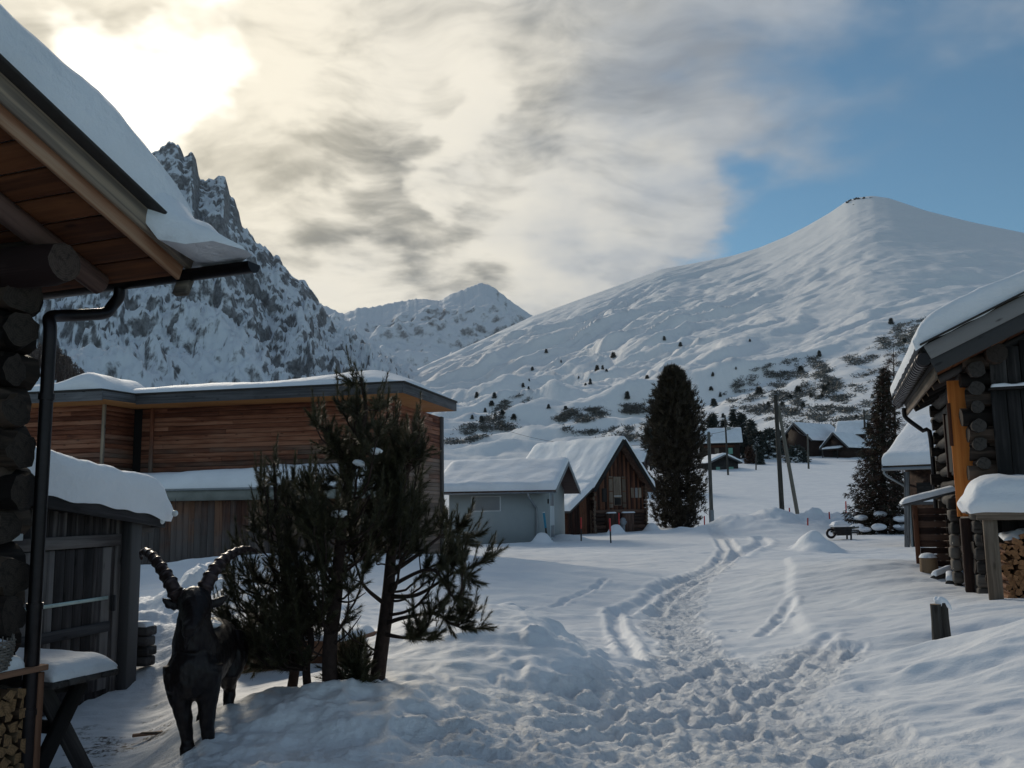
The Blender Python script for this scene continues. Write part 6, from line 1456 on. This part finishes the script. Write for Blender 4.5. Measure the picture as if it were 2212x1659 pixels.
def hamlet_trees():
    # (u, base v, top v, depth, half width px, snowy, label)
    L = [(1405, 1010, 925, 100, 22, 'dark young spruce just left of the stone pine base'), (1543, 985, 893, 170, 22, 'dark spruce right beside the stone pine, left of the chalet roof'), (1567, 980, 905, 172, 14, 'slim dark spruce behind the slender chalet pole'),
         (1588, 985, 885, 174, 17, 'dark spruce directly behind the chalet ridge'), (1606, 985, 892, 173, 19, 'broad dark spruce at the right of the chalet ridge'), (1627, 1000, 905, 160, 18, 'dark spruce touching the right end of the chalet'),
         (1640, 1010, 930, 150, 24, 'snow-dusted spruce between the chalet and the braced poles'), (1668, 1018, 925, 148, 26, 'wide snow-laden spruce left of the braced poles'), (1690, 1000, 930, 158, 16, 'dark spruce touching the tall upright pole'), (1658, 1000, 945, 162, 20, 'low broad spruce in the shrubs behind the poles'),
         (1622, 1022, 965, 138, 15, 'brownish bushy tree beside the low dark hut'), (1644, 1026, 975, 136, 12, 'small dark spruce standing in front of the shrubs'), (1612, 1000, 940, 150, 12, 'narrow spruce before the chalet wall'), (1722, 1005, 965, 138, 24, 'round snowy shrub in front of the larger far barn'),
         (1880, 990, 915, 170, 15, 'dark spruce half hidden by the tall brownish spruce'), (1860, 945, 900, 260, 10, 'small dark spruce uphill from the smaller far barn'), (1844, 950, 918, 230, 9, 'tiny dark spruce above the roof of the smaller far barn'), (1795, 945, 925, 240, 8, 'dark tree top above the larger far barn roof')]
    for i, (u, vb, vt, d, hw, lb) in enumerate(L):
        b = P(u, vb, d); H = P(u, vt, d)[2]-b[2]; R = hw/FPX*d; rs = 'snow' in lb; m, t = conifer_mesh(H, R, 70+i, 70, 8, R*.13, R*.42, .75 if not rs else .6)
        T = thing('spruce' if 'shrub in' not in lb else 'snowy_shrub', lb, 'tree' if 'shrub in' not in lb else 'shrub', b, 'trees around the far hamlet')
        for mm in (m, t): mm.V = [v+b for v in mm.V]
        t.build('trunk', M['bark'], T); m.build('crown', M['far_tree'] if 'brownish' not in lb else M['spruce_brown'], T)
        if rs:
            s = MB(); rr = random.Random(i)
            for k in range(60):
                h = rr.uniform(.1, .9); a = rr.uniform(-3.1, 0.); r = R*(1-h)**.7*.8; q = R*rr.uniform(.06, .14); s.box(b+A(math.cos(a)*r, math.sin(a)*r, h*H), A(1, 0, 0), A(0, 1, 0), UP, (q*1.4, q, q*.6), q*.3)
            s.build('snow_on_boughs', M['snow'], T, 180)
hamlet_trees()
# ------------------------------------------------------------------ growth on the hillside
HX, HY, HZ = HILL
HAZ = np.arctan2(HX[:, 0], HY[:, 0])
def on_hill(u, v):
    """the point of the white hill seen at (u, v)"""
    r = ray(u, v); a = math.atan2(r[0], r[1]); i = int(np.clip(np.searchsorted(HAZ, a), 1, len(HAZ)-1)); f = (a-HAZ[i-1])/(HAZ[i]-HAZ[i-1])
    x = HX[i-1]*(1-f)+HX[i]*f; y = HY[i-1]*(1-f)+HY[i]*f; z = HZ[i-1]*(1-f)+HZ[i]*f; rad = np.hypot(x, y); e = (z-CAMZ)/rad; te = r[2]/math.hypot(r[0], r[1])
    k = np.argmax(e[3:] >= te)+3
    if e[k] < te: return None
    g = (te-e[k-1])/(e[k]-e[k-1]+1e-12); return A(x[k-1]+(x[k]-x[k-1])*g, y[k-1]+(y[k]-y[k-1])*g, z[k-1]+(z[k]-z[k-1])*g)
def hill_growth():
    rr = random.Random(12)
    spots = [(1130, 836), (1143, 823), (1142, 840), (1062, 876), (1048, 890), (1040, 913), (1070, 902), (1085, 896), (1185, 882), (1222, 885), (1250, 818), (1265, 832), (1275, 830), (1290, 800), (1302, 798), (1310, 802), (1355, 862), (1398, 818), (1425, 845), (1110, 905), (1020, 905), (1030, 858), (1068, 860), (1150, 800), (1212, 783), (1540, 812), (1556, 857), (1542, 876), (1562, 902), (1536, 843), (1590, 798), (1690, 878), (1708, 861), (1724, 849), (1752, 858), (1735, 880), (1660, 880), (1640, 850), (1620, 738), (1782, 846), (1790, 838), (1776, 858), (1850, 905), (1885, 860), (1435, 735), (1325, 772), (1470, 748), (1180, 762), (1770, 770), (1730, 802), (1925, 700), (1955, 742)]
    m, t = conifer_mesh(9., 2.4, 5, 34, 7, .55, 1.5, .8); mesh_c = [m.mesh('crown')]; m, t2 = conifer_mesh(8., 3., 6, 34, 7, .65, 1.6, .7); mesh_c.append(m.mesh('crown')); mesh_t = t.mesh('trunk')
    for me in mesh_c: me.materials.append(M['far_tree'])
    mesh_t.materials.append(M['bark'])
    first = None
    for i, (u, v) in enumerate(spots):
        p = on_hill(u, v)
        if p is None: continue
        d = np.linalg.norm(p); px = {0: 7, 1: 11, 2: 15, 3: 20}[min(3, int(rr.random()*3 + (1 if v > 840 else 0)))]; s = .85*px/FPX*d/9.
        T = thing('hillside_conifer', 'small dark conifer dotted on the open snowy hillside', 'tree', p-UP*.3*s, 'small conifers dotted on the snowy hillside'); T.scale = (s*rr.uniform(.9, 1.4),)*2+(s,); T.rotation_euler = (0, 0, rr.random()*6)
        for nm, me in (('crown', mesh_c[i % 2]), ('trunk', mesh_t)): o = bpy.data.objects.new(nm, me); COL.objects.link(o); o.parent = T
    m = MB(); q0 = on_hill(1858, 429)
    for u, v, sz in ((1838, 432, 1.6), (1848, 429, 2.2), (1856, 428, 1.5), (1867, 427, 2.), (1880, 426, 1.2), (1830, 437, 1.6), (1843, 441, 1.2)):
        p = on_hill(u, v+1.5)
        if p is None: continue
        for _ in range(3): d = A(*[rr.gauss(0, 1) for _ in range(3)]); m.box(p+A(rr.gauss(0, 2), rr.gauss(0, 2), sz*.2), nrm(d), nrm(np.cross(d, UP)), nrm(np.cross(d, np.cross(d, UP))), (sz*rr.uniform(.5, 1), sz*rr.uniform(.4, .8), sz*rr.uniform(.4, .8)), sz*.15)
    if m.n: m.solo('rock_outcrop', M['roofing'], 'dark bare rocks breaking the snow on the summit of the rounded white mountain', 'rocks', q0 if q0 is not None else A(0, 0, 0))
    # dwarf-pine scrub in patches: nobody could count it
    pts, dr, sh = [], [], []
    def patch(poly, n, size, thr=.0, sc=.02, seed=1):
        uu = [p[0] for p in poly]; vv = [p[1] for p in poly]; k = 0; t = 0
        while k < n and t < n*12:
            t += 1; u, v = rr.uniform(min(uu), max(uu)), rr.uniform(min(vv), max(vv))
            if not inpoly(u, v, poly): continue
            if float(fbm(A(u*sc), A(v*sc*2.2), 4, seed)[0]) < thr+rr.gauss(0, .12): continue
            p = on_hill(u, v)
            if p is None: continue
            pts.append((p, .55*size*rr.uniform(.5, 1.4))); k += 1
    patch([(955, 960), (985, 925), (1060, 895), (1118, 905), (1110, 930), (1050, 945), (1000, 960)], 560, 2.6, .05, .022, 2)
    patch([(1060, 900), (1080, 868), (1130, 850), (1150, 862), (1110, 880)], 180, 2.2, .1, .03, 3)
    patch([(1195, 905), (1230, 885), (1300, 880), (1400, 866), (1470, 850), (1480, 885), (1400, 890), (1290, 905), (1215, 925)], 1050, 2.4, -.02, .02, 4)
    patch([(1190, 900), (1230, 935), (1400, 915), (1480, 930), (1480, 960), (1380, 960), (1260, 950)], 420, 2.4, .2, .03, 5)
    patch([(1560, 850), (1610, 805), (1680, 780), (1750, 770), (1800, 800), (1830, 850), (1880, 870), (1880, 920), (1800, 935), (1700, 930), (1640, 900), (1580, 880)], 2300, 2.1, .10, .03, 6)
    patch([(1740, 775), (1770, 772), (1815, 838), (1800, 850), (1770, 810)], 220, 2.2, -.2, .03, 7)
    patch([(1895, 740), (1920, 705), (1990, 690), (2060, 685), (2050, 720), (1970, 745), (1920, 750)], 520, 3.0, -.05, .03, 8)
    patch([(1820, 770), (1850, 765), (1870, 785), (1840, 792)], 80, 2.4, -.3, .03, 9)
    patch([(1850, 760), (1960, 735), (2050, 760), (2040, 850), (1900, 870), (1840, 840)], 560, 2.2, .16, .03, 10)
    P_ = np.array([p for p, s in pts]); m = MB(); k = len(P_); S = np.array([s for p, s in pts])
    n = 11; d = rng.normal(0, 1, (k, n, 3)); d[..., 2] = np.abs(d[..., 2])*.5; d /= np.linalg.norm(d, axis=2)[..., None]; s = np.cross(d, rng.normal(0, 1, (k, n, 3))); s /= np.linalg.norm(s, axis=2)[..., None]
    p = P_[:, None]+rng.normal(0, 1, (k, n, 3))*S[:, None, None]*A(.7, .7, .2); L = S[:, None, None]*(.5+.6*rng.random((k, n, 1))); w = S[:, None, None]*.12
    V = np.stack([p-s*w, p+s*w, p+d*L+s*w*.3, p+d*L-s*w*.3], 2).reshape(-1, 3); T = np.repeat(np.stack([rng.random(k*n), np.zeros(k*n), np.zeros(k*n)], 1), 4, 0)
    m.add(V, [np.arange(k*n*4).reshape(-1, 4)], V, T); o = m.build('dwarf_pine_scrub', M['scrub'], None); o['kind'] = 'stuff'
    # bare larch wood at the foot of the rocky mountain
    m = MB(); t2 = MB()
    for i in range(150):
        u = rr.uniform(60, 200); top = 728+max(0, (u-105))*.95+rr.uniform(0, 30)+ (8 if u < 110 else 0); vb = top+rr.uniform(22, 40)
        if top > 812: continue
        vb = min(vb, 836)
        dd = 330+rr.uniform(-40, 60); b = P(u, vb, dd); H = P(u, top, dd)[2]-b[2]; R = H*.22
        c, tr = conifer_mesh(max(H, 3), R, i, 16, 4, R*.16, R*.7, .8); m.add(np.concatenate(c.V)+b, [np.concatenate(c.F)], None, np.concatenate(c.T))
        t2.tube([b-UP*4, b+UP*H], [.4, .1], 5)
    o = m.build('larch_wood', M['larch_wood'], None); o['kind'] = 'stuff'
    t2.build('trunks', M['bark'], o)
hill_growth()
# ------------------------------------------------------------------ sky, sun, camera
def build_world():
    w = bpy.data.worlds.new('World'); SC.world = w; w.use_nodes = True; w.node_tree.nodes.clear(); t = NT(w.node_tree)
    out = t.n('ShaderNodeOutputWorld'); d = t.n('ShaderNodeTexCoord').outputs['Generated']
    el = math.asin(SUN[2]); az = math.atan2(SUN[0], SUN[1])
    sky = t.n('ShaderNodeTexSky', sky_type='NISHITA'); sky.sun_disc = False; sky.sun_elevation = el; sky.sun_rotation = az; sky.altitude = 1800; sky.air_density = 1.; sky.dust_density = .3; sky.ozone_density = 3.
    sx = t.n('ShaderNodeSeparateXYZ'); t.l(d, sx.inputs[0])
    zz = t.math('ADD', t.math('MAXIMUM', sx.outputs[2], 0.), .22)
    cb = t.n('ShaderNodeCombineXYZ'); t.l(t.math('DIVIDE', sx.outputs[0], zz), cb.inputs[0]); t.l(t.math('DIVIDE', sx.outputs[1], zz), cb.inputs[1])
    p = cb.outputs[0]
    wd = t.n('ShaderNodeTexNoise', i_Scale=4.2, i_Detail=4., i_Roughness=.52); t.l(d, wd.inputs['Vector'])
    ws = t.vmath('SCALE', t.vmath('SUBTRACT', wd.outputs['Color'], (.5, .5, .5)).outputs[0]); ws.inputs['Scale'].default_value = .17
    dw = t.vmath('NORMALIZE', t.vmath('ADD', d, ws.outputs[0]).outputs[0]).outputs[0]
    def lobe(u, v, r0, r1, d=dw):          # 1 inside r0 degrees of a direction, 0 beyond r1
        dt = t.vmath('DOT_PRODUCT', d, ray(u, v)).outputs['Value']
        return t.mapr(dt, math.cos(math.radians(r1)), math.cos(math.radians(r0)))
    wp = t.vmath('ADD', p, t.vmath('SCALE', t.vmath('SUBTRACT', t.n('ShaderNodeTexNoise', i_Scale=1.6, i_Detail=3.).outputs['Color'], (.5, .5, .5)).outputs[0]).outputs[0])
    wn = [n for n in t.t.nodes if n.type == 'TEX_NOISE'][0]; t.l(p, wn.inputs['Vector'])
    [n for n in t.t.nodes if n.type == 'VECT_MATH' and n.operation == 'SCALE'][0].inputs['Scale'].default_value = .35
    q = wp.outputs[0]
    n1 = t.noise(t.scale(q, (1, 1.25, 1)), 1.6, 8, .53, .25); n2 = t.noise(t.scale(q, (1, 1.35, 1), (5.6, .5, 0)), 2.7, 8, .52, .3)
    n3 = t.noise(t.scale(q, (.55, 1.6, 1), (7., 2., 0), (0, 0, .5)), 2.0, 6, .52, .6)
    A_ = lambda a, b: t.math('ADD', a, b)
    X_ = lambda a, b: t.math('MULTIPLY', a, b)
    # cover: dense over the left and middle, open blue low on the right, thin veil high on the right
    cov = X_(lobe(480, 300, 16, 34), .62)
    cov = A_(cov, X_(lobe(1000, 560, 5, 16), .40))
    cov = A_(cov, X_(lobe(1480, 440, 2, 9), .15))
    cov = A_(cov, X_(lobe(1200, 60, 8, 21), .38))
    cov = A_(cov, X_(lobe(2050, 20, 4, 15), .22))
    back = t.mapr(sx.outputs[1], .2, -.5); cov = A_(cov, X_(back, .18))  # unseen cloud cover added behind the camera as neutral fill light
    cov = t.math('SUBTRACT', cov, X_(lobe(1900, 350, 3, 13), .28))
    cov = t.math('SUBTRACT', cov, X_(lobe(2500, 520, 4, 20), .22))
    cov = t.math('SUBTRACT', cov, X_(lobe(1560, 620, 2, 8), .20))
    a0 = A_(A_(X_(n1, .62), X_(n3, .38)), cov)
    alpha = t.mapr(a0, .36, 1.08)
    # thickness: where the cloud goes grey
    th = A_(A_(X_(n2, 1.25), X_(n1, .30)), X_(t.math('SUBTRACT', t.noise(t.scale(q, (1, 1.5, 1), (9., 4., 0)), 8., 7, .56, .2), .5), .85))
    for (u, v, r0, r1, k) in ((425, 165, .4, 3.2, .20), (470, 265, 1., 3.6, .30), (800, 400, 1.5, 6.0, .36), (620, 480, 2., 5., .08), (1190, 105, 1.5, 6., .20), (790, 540, 1., 4.5, .14), (1000, 500, 1., 4., .10), (1500, 120, 3., 12., .12), (240, 60, .5, 3., .1)):
        th = A_(th, X_(lobe(u, v, r0, r1), k*.62))
    for (u, v, r0, r1, k) in ((285, 175, 2., 6.5, .55), (1010, 320, .6, 3.2, .22), (560, 150, 2., 6., .18), (1150, 600, 2., 7., .22), (1300, 480, 2, 7, .1), (760, 620, 2., 5., .2)):
        th = t.math('SUBTRACT', th, X_(lobe(u, v, r0, r1), k))
    near = lobe(285, 175, 3, 36); near2 = lobe(500, 420, 4, 30)
    bright = t.mix(near, (.44, .48, .53), (1.08, 1.0, .84)); bright = t.mix(X_(near2, .45), bright, (1.0, .94, .80))
    grey = t.mix(near, (.27, .30, .34), (.26, .25, .215))
    cl = t.mix(t.mapr(th, .50, 1.30), bright, grey)
    core = X_(lobe(280, 170, .2, 5.8), .95)
    cl = t.mix(core, cl, (2.2, 2.1, 1.9)); cl = t.mix(X_(lobe(285, 172, 1, 16, d), .34), cl, (1.25, 1.12, .85))
    bg1 = t.n('ShaderNodeBackground'); bg1.inputs['Strength'].default_value = SKY_STRENGTH; t.l(t.mix(1., sky.outputs[0], SKY_TINT, 'MULTIPLY'), bg1.inputs['Color'])
    bg2 = t.n('ShaderNodeBackground'); bg2.inputs['Strength'].default_value = CLOUD_STRENGTH; t.l(cl, bg2.inputs['Color'])
    mx = t.n('ShaderNodeMixShader'); t.l(alpha, mx.inputs[0]); t.l(bg1.outputs[0], mx.inputs[1]); t.l(bg2.outputs[0], mx.inputs[2]); t.l(mx.outputs[0], out.inputs['Surface'])
    try: w.cycles.sampling_method = 'MANUAL'; w.cycles.sample_map_resolution = 512
    except Exception: pass
    L = bpy.data.lights.new('sun', 'SUN'); L.energy = SUN_STRENGTH; L.angle = math.radians(SUN_ANGLE); L.color = (1., .90, .74)
    o = bpy.data.objects.new('sun', L); COL.objects.link(o); o.rotation_euler = Vector(SUN).to_track_quat('Z', 'Y').to_euler(); o.location = (0, 0, 60)
def build_camera():
    c = bpy.data.cameras.new('camera'); c.sensor_width = 36; c.lens = 36*FPX/2212; c.clip_start = .05; c.clip_end = 20000
    o = bpy.data.objects.new('camera', c); COL.objects.link(o); o.location = CAM
    from mathutils import Matrix
    m = Matrix((CR, CU, -_f)).transposed(); o.rotation_euler = m.to_euler(); SC.camera = o
SKY_STRENGTH, SKY_TINT, CLOUD_STRENGTH, SUN_STRENGTH, SUN_ANGLE = .088, (.66, .90, .82), .78, 1.6, 12.
def build_haze():
    m = bpy.data.materials.new('mountain_air'); m.use_nodes = True; m.node_tree.nodes.clear(); t = NT(m.node_tree); out = t.n('ShaderNodeOutputMaterial'); v = t.n('ShaderNodeVolumePrincipled')
    v.inputs['Color'].default_value = (.80, .88, 1., 1); v.inputs['Density'].default_value = HAZE; v.inputs['Anisotropy'].default_value = .2; t.l(v.outputs[0], out.inputs['Volume'])
    m.cycles.homogeneous_volume = True if hasattr(m.cycles, 'homogeneous_volume') else None
    b = MB(); b.add([(x, y, z) for x in (-7000, 7000) for y in (-600, 7000) for z in (-420, 1300)], [np.array([[0, 1, 3, 2], [4, 6, 7, 5], [0, 4, 5, 1], [2, 3, 7, 6], [0, 2, 6, 4], [1, 5, 7, 3]])]); o = b.build('haze', m, None); o['kind'] = 'stuff'
HAZE = 4.5e-5
build_world(); build_camera(); build_haze()
SC.view_settings.view_transform = 'Standard'; SC.view_settings.look = 'None'; SC.view_settings.exposure = .30; SC.view_settings.gamma = 1.
SC.render.engine = 'CYCLES'
SC.cycles.use_denoising = True; SC.cycles.max_bounces = 6; SC.cycles.diffuse_bounces = 3; SC.cycles.glossy_bounces = 2; SC.cycles.transmission_bounces = 2; SC.cycles.transparent_max_bounces = 4
SC.cycles.caustics_reflective = False; SC.cycles.caustics_refractive = False
